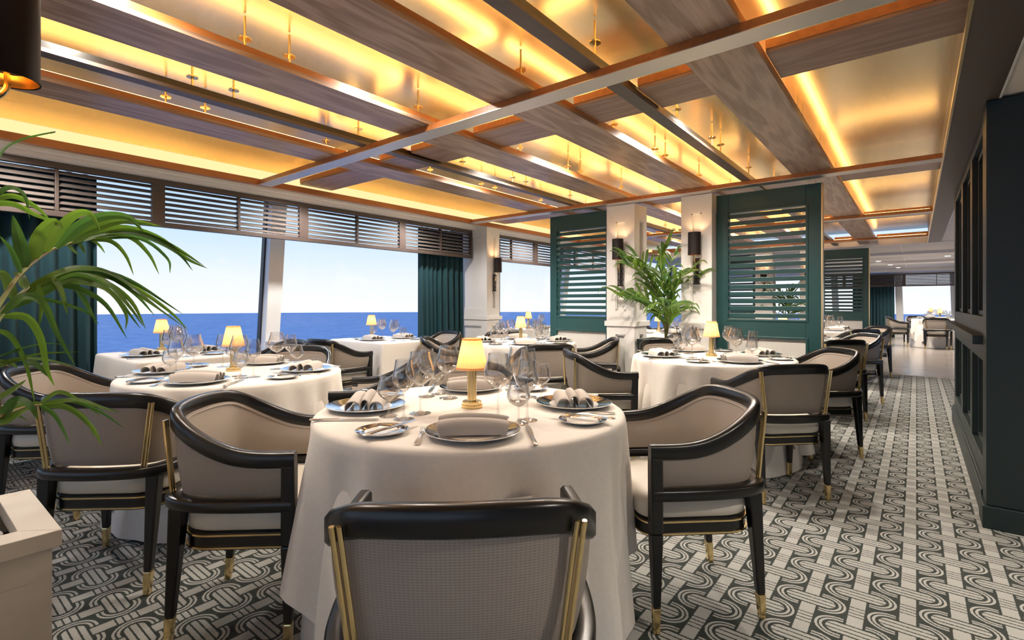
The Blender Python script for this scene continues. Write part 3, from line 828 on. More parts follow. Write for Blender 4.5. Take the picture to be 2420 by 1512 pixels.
def square_cloth(label, x, y, hx, hy, seed=0, hem=.10):
    rnd = random.Random(seed); pts = []; r = .05; m = 8; step = .02
    for cx, cy, a0 in ((hx-r, hy-r, 0), (-hx+r, hy-r, 90), (-hx+r, -hy+r, 180), (hx-r, -hy+r, 270)):
        for k in range(m+1):
            a = math.radians(a0+90*k/m); pts.append((cx+r*math.cos(a), cy+r*math.sin(a), math.cos(a), math.sin(a), 1-abs(2*k/m-1)))
        nx = {0: 'y+', 90: 'x-', 180: 'y-', 270: 'x+'}[a0]
        ln = 2*(hx-r) if nx in ('y+', 'y-') else 2*(hy-r); q = int(ln/step)
        ex, ey, nxx, nyy = pts[-1][:4]
        dx, dy = {'y+': (-1, 0), 'x-': (0, -1), 'y-': (1, 0), 'x+': (0, 1)}[nx]
        for k in range(1, q): pts.append((ex+dx*ln*k/q, ey+dy*ln*k/q, nxx, nyy, 0.))
    n = len(pts); ph = [rnd.uniform(0, 6) for _ in range(4)]; L = 12; vs = [(0, 0, ZT+.004)]; fs = []
    for dz, inset in ((0, .5), (0, .03), (-.002, .012), (-.008, .003), (-.018, -.001)):
        for px, py, nx, ny, cn in pts:
            if inset == .5: vs.append((px*.5, py*.5, ZT+.004))
            else: vs.append((px-nx*inset, py-ny*inset, ZT+.004+dz))
    for j in range(1, L+1):
        u = j/L
        for i, (px, py, nx, ny, cn) in enumerate(pts):
            s = i*step; f = math.sin(s*14+ph[0])*.5+math.sin(s*23+ph[1])*.3+math.sin(s*9+ph[2])*.4
            o = .002+.03*u+.018*u*f+cn*.05*u
            zb = hem+.10*(1-cn) ; z = (ZT-.014)+(zb-(ZT-.014))*u
            vs.append((px+nx*o, py+ny*o, z))
    for i in range(n): fs.append((0, 1+i, 1+(i+1) % n))
    for j in range(4+L):
        a = 1+j*n; b = a+n
        for i in range(n): fs.append((a+i, b+i, b+(i+1) % n, a+(i+1) % n))
    o = MB().add(vs, fs).build('tablecloth', 'linen', None, smooth=True, ang=80); o.location = (x, y, 0)
    return tag(o, label, 'tablecloth', 'pale linen tablecloths')
def square_table(x, y, hx, hy, label):
    t = thing('dining_table', label, 'table', (x, y, 0), 0, 'dining tables')
    MB().box(-hx+.03, hx-.03, -hy+.03, hy-.03, ZT-.03, ZT-.004).build('table_top', 'table_wood', t)
    MB().cyl((0, 0, .03), .045, ZT-.06, 20).build('pedestal', 'black_wood', t, smooth=True)
    MB().box(-.25, .25, -.25, .25, .001, .03).build('foot_plate', 'black_wood', t)
    return t

# ------------------------------------------------------------------ things on the tables
ZS = ZT+.005
PROTO = {}
def place(key, make, label, x, y, rz=0., group=None, z=ZS):
    if key not in PROTO:
        o = make(label); PROTO[key] = o; o.location = (x, y, z); o.rotation_euler = (0, 0, rz)
        if group: o['group'] = group
        return o
    return dup(PROTO[key], (x, y, z), rz, label, group)

def mk_lamp(label):
    t = thing('table_lamp', label, 'lamp')
    MB().lathe([(0, 0), (.0425, 0), (.0435, .003), (.0425, .012), (.039, .013), (.039, .024), (.037, .026), (.018, .026), (0, .026)], 40).build('base', 'brass', t, smooth=True)
    MB().lathe([(.0185, .026), (.0185, .148), (.008, .150), (.008, .165), (0, .165)], 28).build('stem', 'brass', t, smooth=True)
    n = 144
    rf = lambda r, j, i: r+(.0016 if i % 4 in (0, 1) else -.0006)
    sh = MB().lathe([(.0625, .157), (.0375, .274)], n, rf=rf).build('pleated_shade', 'lamp_shade', t, smooth=True, ang=80)
    MB().lathe([(.0632, .154), (.0652, .154), (.0642, .162), (.0622, .162), (.0632, .154)], 48).build('shade_trim', 'lamp_shade', sh, smooth=True)
    MB().lathe([(.0376, .270), (.0392, .270), (.0385, .277), (.0366, .277), (.0376, .270)], 48).build('shade_trim', 'lamp_shade', sh, smooth=True)
    MB().lathe([(0, .165), (.010, .170), (.013, .19), (.008, .212), (0, .216)], 16).build('bulb', 'bulb', t, smooth=True)
    lamp('lamp_light', 'POINT', (0, 0, .225), .42, (1., .66, .32), t, shadow_soft_size=.012)
    return t
def glass(name, label, H, rb, rt, hb, stem, foot):
    """stemmed glass: total height H, bowl radius rb, rim rt, bowl starts at hb."""
    t = thing(name, label, 'glass')
    bl = H-hb; bowl = []
    for k in range(13):
        u = k/12
        if u < .42: r = rb*math.sin(math.pi/2*(u/.42))**.75 if u > 0 else .004
        else: v = (u-.42)/.58; r = rb+(rt-rb)*(v*v*(3-2*v))
        bowl.append((max(r, .004), hb+bl*u))
    inn = [(max(r-.0018, .001), z+(.002 if i == 0 else 0)) for i, (r, z) in enumerate(bowl)]
    MB().lathe(bowl+inn[::-1], 32).build('bowl', 'crystal', t, smooth=True, ang=70)
    MB().lathe([(.0045, hb+.001), (.0034, hb-.015), (.0032, hb*.5), (.0038, .018), (.008, .009), (foot*.5, .0045), (foot, .0022), (foot, .0008), (0, .0006)], 28).build('stem_and_foot', 'crystal', t, smooth=True, ang=70)
    return t
mk_burg = lambda l: glass('burgundy_glass', l, .236, .055, .037, .105, .1, .041)
mk_wine = lambda l: glass('wine_glass', l, .216, .041, .030, .098, .1, .037)
mk_water = lambda l: glass('water_goblet', l, .152, .041, .031, .058, .06, .034)
def mk_charger(label):
    t = thing('charger_plate', label, 'plate')
    MB().lathe([(0, .0005), (.09, .0005), (.10, .004), (.150, .016), (.153, .0175), (.1535, .019), (.152, .0198)], 56).build('underside', 'china', t, smooth=True, ang=60)
    MB().lathe([(.152, .0198), (.145, .0188), (.105, .0105), (.100, .0092)], 56).build('silver_rim', 'silver_rim', t, smooth=True, ang=60)['label'] = 'mirror silver rim'
    MB().lathe([(.100, .0092), (.092, .0075), (0, .0072)], 56).build('well', 'china', t, smooth=True, ang=60)
    return t
def mk_bread(label):
    t = thing('bread_plate', label, 'plate')
    MB().lathe([(0, .0005), (.05, .0005), (.056, .003), (.083, .012), (.0845, .013), (.0835, .0142)], 44).build('underside', 'china', t, smooth=True, ang=60)
    MB().lathe([(.0835, .0142), (.079, .0132), (.058, .0085), (.056, .0075)], 44).build('silver_rim', 'silver_rim', t, smooth=True, ang=60)['label'] = 'mirror silver rim'
    MB().lathe([(.056, .0075), (.050, .0055), (0, .0052)], 44).build('well', 'china', t, smooth=True, ang=60)
    return t
def mk_napkin(label):
    """linen napkin folded into three soft loops lying side by side; ridges run along x."""
    prof = []
    for k, (y0, y1, h) in enumerate(((-.062, -.006, .044), (-.010, .026, .050), (.022, .072, .040))):
        m = 12
        for i in range(m+1):
            u = i/m; a = math.pi*(1-u)
            cy = (y0+y1)/2; ry = (y1-y0)/2
            prof.append((cy+ry*math.cos(a)*(1+.16*math.sin(a)), .004+h*math.sin(a)**.8))
        if k < 2: prof.append((y1-.004, .010))
    L = 9; vs = []; fs = []; P = len(prof); th = .0035
    off = []
    for i in range(P):
        a = Vector(prof[max(i-1, 0)]); b = Vector(prof[min(i+1, P-1)]); d = (b-a).normalized(); off.append(Vector((-d.y, d.x)))
    for s in range(L+1):
        u = s/L; x = -.098+.196*u
        fl = 1 + .10*math.sin(3.1*u+.4) - .10*(abs(2*u-1)**4)
        for (y, z), o in zip(prof, off): vs.append((x+.012*math.sin(z*40)*(2*u-1), y*(1+.06*(2*u-1)**2), z*fl))
        for (y, z), o in zip(prof, off): vs.append((x+.012*math.sin(z*40)*(2*u-1), (y-o.x*th)*(1+.06*(2*u-1)**2), max(z*fl-o.y*th, .0005)))
    W2 = 2*P
    for s in range(L):
        for i in range(P-1):
            a = s*W2+i; b = (s+1)*W2+i
            fs.append((a, a+1, b+1, b)); fs.append((a+P, b+P, b+P+1, a+P+1))
    for s in (0, L):
        for i in range(P-1): fs.append((s*W2+i, s*W2+i+P, s*W2+i+P+1, s*W2+i+1))
    o = MB().add(vs, fs).build('folded_napkin', 'napkin', None, smooth=True, ang=70)
    return tag(o, label, 'napkin')
def mk_knife(label):
    t = thing('table_knife', label, 'knife')   # along y, handle at -y
    MB().sweep([Vector((0, y, .0045)) for y in (-.125, -.118, -.09, -.05, -.030, -.022)], lambda i: [(a*(.0062, .0085, .0078, .006, .0062, .005)[i], b*(.003, .0042, .004, .0034, .0034, .003)[i]) for a, b in ((1,-.5),(1,.5),(.5,1),(-.5,1),(-1,.5),(-1,-.5),(-.5,-1),(.5,-1))]).build('handle', 'silver', t, smooth=True)
    MB().sweep([Vector((0, y, .0035)) for y in (-.024, -.015, .04, .09, .112, .12)], lambda i: [(a*(.005, .008, .0095, .009, .006, .0015)[i], b*.0012) for a, b in ((1,-1),(1,1),(-1,1),(-1,-1))]).build('blade', 'silver', t, smooth=True)
    return t
def mk_fork(label):
    t = thing('table_fork', label, 'fork')
    MB().sweep([Vector((0, y, z)) for y, z in ((-.105, .003), (-.09, .004), (-.05, .007), (0, .009), (.02, .007), (.035, .004))], lambda i: [(a*(.009, .0095, .005, .0035, .004, .010)[i], b*.0013) for a, b in ((1,-1),(1,1),(-1,1),(-1,-1))]).build('handle', 'silver', t, smooth=True)
    for k in range(4):
        x = (k-1.5)*.0055
        MB().sweep([Vector((x, y, z)) for y, z in ((.033, .004), (.05, .0028), (.075, .005), (.092, .009))], lambda i: [(a*(.0018, .0016, .0014, .0007)[i], b*.001) for a, b in ((1,-1),(1,1),(-1,1),(-1,-1))]).build('tine', 'silver', t, smooth=True)
    return t

def setting(cx, cy, ang, where, who, dist=.42, rnd=random, glasses=3, side=1, full=True):
    """place setting on the table centred at (cx,cy); ang is the direction from the centre to the chair.
       where: phrase for the table; who: phrase that names the place at the table."""
    d = Vector((math.cos(ang), math.sin(ang), 0)); f = -d; r = Vector((f.y, -f.x, 0))
    c = Vector((cx, cy, 0))
    def P(a, b): p = c + d*(a+rnd.uniform(-.008, .008)) + r*(b+rnd.uniform(-.008, .008)); return p.x, p.y
    rz = math.atan2(f.y, f.x)-math.pi/2
    j = lambda s: rz+math.radians(rnd.uniform(-s, s))
    p = P(dist, 0); place('charger', mk_charger, 'white charger plate with mirror rim %s, %s' % (where, who), *p, j(5), 'charger plates')
    place('napkin', mk_napkin, 'folded grey linen napkin %s, %s' % (where, who), p[0], p[1], j(9), 'folded linen napkins', z=ZS+.0085)
    sq = dist < .35
    if full:
        b = P(dist-.03, -.27 if sq else -.29); place('bread', mk_bread, 'small mirror-rimmed bread plate %s, %s' % (where, who), *b, j(5), 'bread plates')
        place('knife', mk_knife, 'butter knife across a bread plate %s, %s' % (where, who), b[0]+r.x*.03, b[1]+r.y*.03, rz+math.radians(-28+rnd.uniform(-8, 8)), 'silver knives', z=ZS+.0155)
    p = P(dist+.02, -.165); place('fork', mk_fork, 'silver fork %s, %s' % (where, who), *p, j(4), 'silver forks')
    p = P(dist+.03, .195); place('knife', mk_knife, 'silver table knife %s, %s' % (where, who), *p, j(4), 'silver knives')
    gl = [('burg', mk_burg, 'large round burgundy glass', .195, .10), ('wine', mk_wine, 'tall slender wine glass', .245, .205), ('water', mk_water, 'short stemmed water goblet', .30, .155)]
    if sq: gl = [g[:3]+o for g, o in zip(gl, ((.06, .20), (.14, .28), (.03, .31)))]
    for k, (key, mk, ph, a, bb) in enumerate(gl[:glasses]):
        p = P(a, bb); place(key, mk, '%s %s, %s' % (ph, where, who), *p, rnd.uniform(0, 6), {'burg': 'burgundy glasses', 'wine': 'wine glasses', 'water': 'water goblets'}[key])

# the round tables: centre, chairs (angle and distance), labels
def at(c, ang, dist): return c[0]+dist*math.cos(ang), c[1]+dist*math.sin(ang)
RD = math.radians
def dress_round(c, where, seed, angs, R=.605, glasses=3, lampxy=None, full=True):
    rnd = random.Random(seed)
    round_table(c[0], c[1], 'round pedestal table under a linen cloth: %s' % where)
    round_cloth('pale linen cloth draped over %s' % where, c[0], c[1], R, angs[0][0]+RD(45), seed)
    lx, ly = lampxy or c
    place('lamp', mk_lamp, 'brass table lamp with pleated shade on %s' % where, lx, ly, rnd.uniform(0, 6), 'brass table lamps')
    for a, who in angs: setting(c[0], c[1], a, 'on '+where, who, rnd=rnd, glasses=glasses, full=full)

A0 = RD(-46.9)           # towards the chair next to the camera
QA = [A0, A0+RD(90), A0+RD(180), A0+RD(270)]     # near, right, far, left
CH = 'grey tub armchair '
T1 = (-1.40, 1.49); w1 = 'the round table by the planter'
dress_round(T1, w1, 1, [(QA[0], 'corner place'), (QA[1], 'aisle side'), (QA[2], 'window side'), (QA[3], 'planter side')])
chair(CH+'at the round table by the planter, nothing but carpet behind its back', *at(T1, A0-RD(1), .862), *T1)
chair(CH+'on the planter side of the round table by the planter', *at(T1, QA[3]+RD(1), .78), *T1, turn=-2)
chair(CH+'on the aisle side of the round table by the planter', *at(T1, QA[1]-RD(2), .82), *T1, turn=2)
chair(CH+'behind the lamp at the round table by the planter', *at(T1, QA[2]+RD(1), .80), *T1)

T2 = (-3.25, 1.36); w2 = 'the round table under palm fronds'
dress_round(T2, w2, 2, [(QA[0], 'planter side'), (QA[1], 'aisle side'), (QA[2], 'window side'), (QA[3], 'curtain side')], lampxy=(-3.32, 1.37))
chair(CH+'overlapped by the lowest palm frond, its back to the planter', -2.75, .73, *T2, turn=3)
chair(CH+'between the teal curtain and the round table under palm fronds', *at(T2, QA[3]+RD(3), .88), *T2)
chair(CH+'at the round table under palm fronds, its back to the aisle', *at(T2, QA[1], .82), *T2)
chair(CH+'at the round table under palm fronds, its back to the window post', *at(T2, QA[2], .92), *T2)

T5 = (-3.40, 4.40); w5 = 'the round narrow-screen table'
dress_round(T5, w5, 5, [(QA[0], 'carpet side'), (QA[1], 'column side'), (QA[2], 'screen side'), (QA[3], 'window side')])
chair(CH+'at the round table before the narrow screen, its back to the carpet', *at(T5, QA[0]+RD(8), .84), *T5)
chair(CH+'at the round table before the narrow screen, its back to the column', -2.69, 4.69, *T5, turn=12)
chair(CH+'at the round table before the narrow screen, its back to the pilaster', *at(T5, QA[2]+RD(6), .86), *T5)
chair(CH+'at the round table before the narrow screen, its back to the sea', *at(T5, QA[3]-RD(2), .80), *T5)

T6 = (-1.27, 4.12); w6 = 'the round wide-screen table'
dress_round(T6, w6, 6, [(QA[0], 'carpet side'), (QA[1], 'aisle side'), (QA[2], 'palm side'), (QA[3], 'window side')])
chair(CH+'at the round table before the wide screen, its back to the carpet', -.74, 3.56, *T6, turn=2)
chair(CH+'at the round table before the wide screen, beside the screen edge', *at(T6, QA[1]-RD(3), .80), *T6)
chair(CH+'at the round table before the wide screen, its back to the palm', *at(T6, QA[2]-RD(1), .82), *T6)
chair(CH+'at the round table before the wide screen, its back to the windows', -1.91, 3.51, *T6)

T8 = (-1.25, 6.76); w8 = 'the first table behind the screen'
dress_round(T8, w8, 8, [(QA[0], 'screen side'), (QA[1], 'aisle side')])
chair(CH+'at the first table behind the wide screen, its back to it', -.72, 6.19, *T8)
chair(CH+'at the first table behind the wide screen, on the aisle side', *at(T8, QA[1]-RD(3), .80), *T8)
T9 = (-1.25, 9.40); w9 = 'the second table behind the screen'
dress_round(T9, w9, 9, [(QA[0], 'screen side'), (QA[1], 'aisle side')])
chair(CH+'at the second table behind the wide screen, its back to that screen', -.72, 8.81, *T9)
chair(CH+'at the second table behind the wide screen, on the aisle side', *at(T9, QA[1]-RD(3), .80), *T9)
T10 = (-3.0, 7.25); w10 = 'the table behind the small palm'
dress_round(T10, w10, 10, [(QA[0], 'palm side'), (QA[1], 'aisle side')])
chair(CH+'at the table behind the small palm, its back to the columns', *at(T10, QA[0], .86), *T10)
chair(CH+'at the table behind the small palm, facing the columns', *at(T10, QA[2], .86), *T10)

# square window tables
def dress_square(c, hx, hy, where, seed, lampxy, sides):
    rnd = random.Random(seed)
    square_table(c[0], c[1], hx, hy, 'square pedestal table under a linen cloth: %s' % where)
    square_cloth('pale linen cloth draped over %s' % where, c[0], c[1], hx, hy, seed)
    place('lamp', mk_lamp, 'brass table lamp with pleated shade on %s' % where, lampxy[0], lampxy[1], rnd.uniform(0, 6), 'brass table lamps')
    for a, who in sides: setting(c[0]+.08, c[1], a, 'on '+where, who, dist=hy-.18, rnd=rnd, side=.95)
w3 = 'the square curtain-side table'
dress_square((-4.86, 1.52), .55, .40, w3, 3, (-5.28, 1.57), [(RD(-90), 'curtain side'), (RD(90), 'post side')])
chair('grey tub armchair at the square table by the curtain, its back to the curtain', -4.80, .70, -4.80, 1.5)
chair('grey tub armchair at the square table by the curtain, its back to the leaning post', -4.82, 2.33, -4.82, 1.5)
w4 = 'the square pilaster-side table'
dress_square((-4.90, 3.70), .52, .40, w4, 4, (-5.22, 3.76), [(RD(-90), 'post side'), (RD(90), 'pilaster side')])
chair('grey tub armchair at the square table by the pilaster, its back to the leaning post', -4.74, 3.02, -4.80, 3.7)
chair('grey tub armchair at the square table by the pilaster, its back to the curtain', -4.84, 4.46, -4.84, 3.7, turn=-8)
w7 = 'the table beyond the pilaster'
dress_square((-4.88, 7.0), .52, .40, w7, 7, (-5.24, 7.0), [(RD(-90), 'pilaster side'), (RD(90), 'far side')])
chair('grey tub armchair at the window table beyond the white pilaster', -4.85, 7.78, -4.85, 7.0)

# far room beyond the carpet
T11 = (.50, 17.8); w11 = 'the table on the wooden floor'
dress_round(T11, w11, 21, [(RD(-90), 'carpet side'), (RD(180), 'curtain side')])
chair(CH+'on the wooden floor at the far table, its back to the carpet', .42, 16.95, *T11)
chair(CH+'on the wooden floor at the far table, its back to the curtain', -.38, 17.65, *T11)
chair(CH+'on the wooden floor at the far table, its back to the window', .1, 18.6, *T11)
T12 = (.35, 20.2); w12 = 'the table against the far window'
dress_round(T12, w12, 22, [(RD(-90), 'room side'), (RD(0), 'wall side')])
wf = bx('wall_far', 'white_paint', (XW, 6.0, YF, YF+.12, 0, .46), kind=ST_)
bx('head', 'white_paint', (XW, 6.0, YF, YF+.12, 2.2, 2.4), wf)
for x in (-2.3, -.43, 1.02, 2.5, 4.0):
    MB().hexa([(x-.10, YF+.1, .46), (x+.10, YF+.1, .46), (x+.10, YF+.22, .46), (x-.10, YF+.22, .46)],
              [(x-.16, YF, 2.3), (x+.04, YF, 2.3), (x+.04, YF+.12, 2.3), (x-.16, YF+.12, 2.3)]).build('window_post', 'post_white', wf, bevel=.006)
bx('window_30', 'pane', (XW, 6.0, YF+.10, YF+.106, .46, 2.3), kind=ST_)
bx('wall_far_right', 'white_paint', (6.0, 6.1, YE, YF, 0, 2.4), kind=ST_)
valance('louvred_valance', 0, -3.2, 3.4, YF-.45, stile_run(-3.2, 3.4, [-2.0, -.32, 1.36, 3.0], [-1.3, .52, 2.2]), 'dark brown louvred valance over the far window beyond the wooden floor', axis='X', z0=1.75, z1=2.18)
curtain(-1.75, -.58, YF-.30, 'dark teal curtain beside the far window beyond the wooden floor', 2.15, 'X', 5)

# ------------------------------------------------------------------ palms
def leaf_strip(path, width, mat, parent, twist=0., name='leaflet', fold=.18, droopn=None):
    """long tapering leaflet with a folded midrib along a path of Vectors."""
    n = len(path); vs = []; fs = []
    for i, p in enumerate(path):
        u = i/(n-1); t = (path[min(i+1, n-1)]-path[max(i-1, 0)]).normalized()
        view = (p-Vector((0, 0, HCAM))).normalized() if droopn is None else droopn
        sd = t.cross(view)
        if sd.length < 1e-3: sd = t.cross(Vector((0, 0, 1)))
        sd.normalize(); sd = Matrix.Rotation(twist, 3, t) @ sd
        nr = sd.cross(t).normalized()
        w = width*.5*(min(1, .35+u*5))*(1-u**2.2)**.8 + .0004
        vs += [p-sd*w, p+nr*w*fold*2, p+sd*w]
    for i in range(n-1):
        a = i*3; b = a+3; fs += [(a, a+1, b+1, b), (a+1, a+2, b+2, b+1)]
    o = MB().add(vs, fs).build(name, mat, parent, smooth=True, ang=30)
    uv = o.data.uv_layers.new(name='UVMap')
    for lp in o.data.loops: uv.data[lp.index].uv = ((lp.vertex_index % 3)/2, lp.vertex_index//3/(n-1))
    return o
def traced_frond(root, stem, leaves, base):
    """stem/leaves: image points with a distance each, so every leaf has its own place in the room."""
    pts = [base] + [pix(*q) for q in stem]
    path = crspline(pts, 6)
    fr = MB().tube(path, [.011*(1-.75*i/(len(path)-1)) for i in range(len(path))], 7).build('frond', 'frond_stem', root, smooth=True)
    for k, (w, t0, t1, *px) in enumerate(leaves):
        n = len(px)
        P = [pix(x, y, t0+(t1-t0)*i/(n-1)) for i, (x, y) in enumerate(px)]
        leaf_strip(crspline(P, 5), .84*w*(t0+t1)/2/FPX, 'leaf' if k % 3 else 'leaf_deep', fr, random.uniform(-.7, .7))
    return fr
PB = Vector((-2.09, .02, .44))
palm = thing('potted_palm', 'large green palm arching out of the cream pebble planter over the tub chairs', 'plant', (0, 0, 0))
traced_frond(palm, [(-120, 880, 1.40), (-40, 775, 1.46), (0, 716, 1.52), (46, 650, 1.60), (106, 600, 1.70), (165, 574, 1.80), (225, 563, 1.90)], [
    (34, 1.60, 1.58, (60, 632), (46, 570), (30, 508)), (34, 1.66, 1.66, (80, 616), (92, 560), (124, 524), (150, 540)),
    (32, 1.70, 1.72, (106, 598), (138, 545), (176, 508), (212, 505), (238, 545)), (28, 1.74, 1.80, (134, 586), (190, 532), (252, 510), (305, 515), (340, 548)),
    (26, 1.80, 1.95, (163, 576), (220, 541), (295, 521), (385, 536)), (20, 1.82, 2.15, (180, 571), (250, 547), (325, 550), (405, 580), (482, 628)),
    (15, 1.85, 2.15, (200, 567), (270, 553), (345, 560), (420, 598), (456, 640)), (12, 1.86, 2.0, (208, 565), (262, 570), (296, 602), (316, 650)),
    (13, 1.88, 2.1, (215, 564), (300, 558), (350, 598), (376, 648)), (11, 1.9, 2.1, (220, 563), (330, 563), (395, 610), (402, 646)),
    (10, 1.80, 1.80, (160, 577), (172, 590), (184, 602)), (10, 1.84, 1.84, (185, 570), (194, 585), (202, 600)),
    (16, 1.58, 1.52, (50, 645), (26, 590), (0, 558)), (8, 1.88, 1.95, (215, 565), (235, 580), (248, 598)),
    (18, 1.86, 2.2, (190, 569), (280, 538), (370, 560), (440, 610), (490, 634))], PB+Vector((.02, .05, 0)))
traced_frond(palm, [(-150, 640, 1.40), (-100, 560, 1.48), (-60, 500, 1.54), (-30, 478, 1.58)], [
    (16, 1.60, 1.70, (-30, 478), (20, 443), (58, 462), (70, 518)), (20, 1.60, 1.78, (-30, 478), (30, 463), (86, 490), (126, 530)),
    (20, 1.58, 1.72, (-35, 482), (30, 482), (85, 508), (128, 526)), (6, 1.6, 1.85, (-30, 470), (0, 365), (50, 330), (128, 312), (118, 316))], PB+Vector((-.05, .0, 0)))
traced_frond(palm, [(-120, 940, 1.42), (-50, 820, 1.48), (0, 742, 1.55), (50, 693, 1.64), (110, 655, 1.74), (180, 640, 1.84)], [
    (20, 1.62, 2.0, (20, 722), (110, 660), (205, 640), (305, 662), (432, 742)), (18, 1.64, 1.95, (40, 702), (125, 650), (195, 632), (275, 652), (382, 732)),
    (18, 1.66, 2.05, (52, 692), (142, 655), (235, 645), (335, 702), (440, 776)), (22, 1.60, 1.90, (10, 734), (100, 690), (182, 652), (264, 692), (332, 776)),
    (18, 1.68, 1.95, (62, 686), (152, 650), (244, 662), (304, 722), (338, 770)), (15, 1.70, 1.9, (72, 678), (162, 665), (250, 682), (297, 740), (297, 780)),
    (20, 1.74, 1.84, (120, 648), (165, 660), (200, 710), (230, 768)), (18, 1.70, 1.72, (124, 652), (146, 690), (160, 745)), (13, 1.66, 1.66, (90, 672), (99, 715), (93, 770)),
    (10, 1.64, 1.8, (32, 708), (110, 708), (200, 735), (234, 766)), (15, 1.78, 2.1, (150, 645), (240, 650), (320, 680), (400, 735), (445, 780)),
    (15, 1.8, 2.0, (170, 642), (250, 668), (310, 712), (345, 778)), (13, 1.82, 2.0, (178, 640), (260, 655), (320, 695), (365, 745)),
    (26, 1.6, 1.6, (30, 706), (20, 670), (6, 645), (-10, 650)), (22, 1.62, 1.66, (60, 682), (50, 652), (30, 645)),
    (16, 1.7, 1.9, (90, 668), (180, 680), (250, 720), (300, 800))], PB+Vector((.03, .02, 0)))
traced_frond(palm, [(-120, 980, 1.40), (-50, 850, 1.45), (-10, 770, 1.50), (10, 742, 1.53)], [
    (22, 1.53, 1.72, (5, 742), (55, 700), (102, 716), (136, 790), (178, 864)), (26, 1.53, 1.66, (0, 748), (62, 750), (96, 800), (110, 870), (128, 912)),
    (18, 1.52, 1.60, (-5, 778), (30, 800), (62, 862), (82, 952)), (6, 1.5, 1.7, (-10, 845), (50, 824), (105, 812), (176, 816)), (7, 1.5, 1.7, (-10, 870), (80, 838), (188, 831)),
    (11, 1.5, 1.72, (-10, 862), (50, 848), (110, 850), (178, 866)), (18, 1.56, 1.62, (58, 854), (88, 862), (113, 890)), (12, 1.5, 1.6, (-10, 852), (25, 858), (42, 870))], PB+Vector((-.03, -.04, 0)))
traced_frond(palm, [(-140, 1080, 1.36), (-60, 1012, 1.42), (0, 985, 1.48), (55, 962, 1.55), (98, 956, 1.60)], [
    (30, 1.48, 1.56, (0, 990), (36, 946), (72, 958), (89, 992)), (34, 1.48, 1.60, (-5, 1000), (50, 966), (96, 950)), (11, 1.60, 1.75, (92, 956), (140, 926), (190, 948), (238, 982)),
    (12, 1.60, 1.78, (95, 956), (160, 946), (232, 970), (292, 1010)), (11, 1.60, 1.72, (98, 957), (152, 958), (202, 988), (224, 1032)), (18, 1.60, 1.70, (100, 957), (162, 964), (216, 1008), (241, 1054)),
    (13, 1.58, 1.64, (95, 958), (132, 985), (166, 1050)), (20, 1.46, 1.54, (-10, 945), (30, 920), (62, 897)), (12, 1.6, 1.74, (100, 956), (180, 944), (240, 962), (285, 975)),
    (8, 1.5, 1.58, (0, 984), (40, 982), (66, 994))], PB+Vector((.05, -.02, 0)))

def grown_palm(label, x, y, z, seed, nf, H, mat='leaf', spread=.45):
    rnd = random.Random(seed); r = thing('potted_palm', label, 'plant', (x, y, z), 0, 'palms in dark planters')
    for k in range(nf):
        a = 2*math.pi*k/nf + rnd.uniform(-.3, .3); hh = H*(.34+.66*((k*7) % nf)/(nf-1)); sp = spread*rnd.uniform(.55, 1.) * (1.3-.5*hh/H)
        d = Vector((math.cos(a), math.sin(a), 0))
        fw = Vector((0, -.30, 0)) if abs(d.x) > .35 else Vector((0, -.05, 0))
        if d.y > .3 and abs(d.x) > .35: sp *= .6
        pts = [Vector((0, 0, 0)), d*sp*.12+Vector((0, 0, hh*.45)), d*sp*.45+fw*.8+Vector((0, 0, hh*.85)), d*sp+fw+Vector((0, 0, hh*.98))]
        path = crspline(pts, 7); n = len(path)
        fr = MB().tube(path, [.006*(1-.7*i/(n-1)) for i in range(n)], 6).build('frond', 'frond_stem', r, smooth=True)
        sd = Vector((-d.y, d.x, 0)); m = 7
        for j in range(m):
            u = .42+.58*j/(m-1); p = path[min(int(u*(n-1)), n-1)]; t = (path[min(int(u*(n-1))+1, n-1)]-path[max(int(u*(n-1))-1, 0)]).normalized()
            for s in ((-1, 1) if j < m-1 else (0,)):
                L = (.33-.12*abs(u-.7))*rnd.uniform(.8, 1.15); o = (sd*s*.8+t*.75+Vector((0, 0, .25))).normalized()
                Pp = [p, p+o*L*.4+Vector((0, 0, .01)), p+o*L*.75-Vector((0, 0, .02)), p+o*L*.95-Vector((0, 0, .075+.05*rnd.random()))]
                leaf_strip(crspline(Pp, 3), (.034)*rnd.uniform(.8, 1.15), mat if rnd.random() < .75 else 'leaf_deep', fr, rnd.uniform(-.4, .4), droopn=Vector((0, 0, 1))*.6+d*.3+Vector((0, -.5, 0)))
    return r
def dark_planter(label, x0, x1, y0, y1, z1):
    p = thing('plant_trough', label, 'planter', ((x0+x1)/2, (y0+y1)/2, 0), 0, 'dark plant troughs'); hx, hy = (x1-x0)/2, (y1-y0)/2
    MB().box(-hx, hx, -hy, hy, 0, z1-.05).build('body', 'planter_dark', p, bevel=.004)
    f = MB()
    for q in ((-hx-.01, hx+.01, -hy-.01, -hy+.03), (-hx-.01, hx+.01, hy-.03, hy+.01), (-hx-.01, -hx+.03, -hy+.03, hy-.03), (hx-.03, hx+.01, -hy+.03, hy-.03)): f.box(*q, z1-.05, z1)
    f.build('rim', 'planter_dark', p, bevel=.004)
    MB().box(-hx+.031, hx-.031, -hy+.031, hy-.031, z1-.049, z1-.03).build('soil', 'soil', p)
dark_planter('dark trough between the two white columns holding the small palm', -2.30, -1.86, 5.0, 5.36, .80)
grown_palm('small green palm in the dark trough between the two white columns', -2.06, 5.16, .77, 4, 15, .98)
dark_planter('distant dark trough between the far columns seen through the wide screen', -2.30, -1.86, 11.6, 11.95, .80)
grown_palm('distant palm between the far columns seen through the wide screen', -2.06, 11.74, .77, 9, 9, .75, 'leaf_deep')

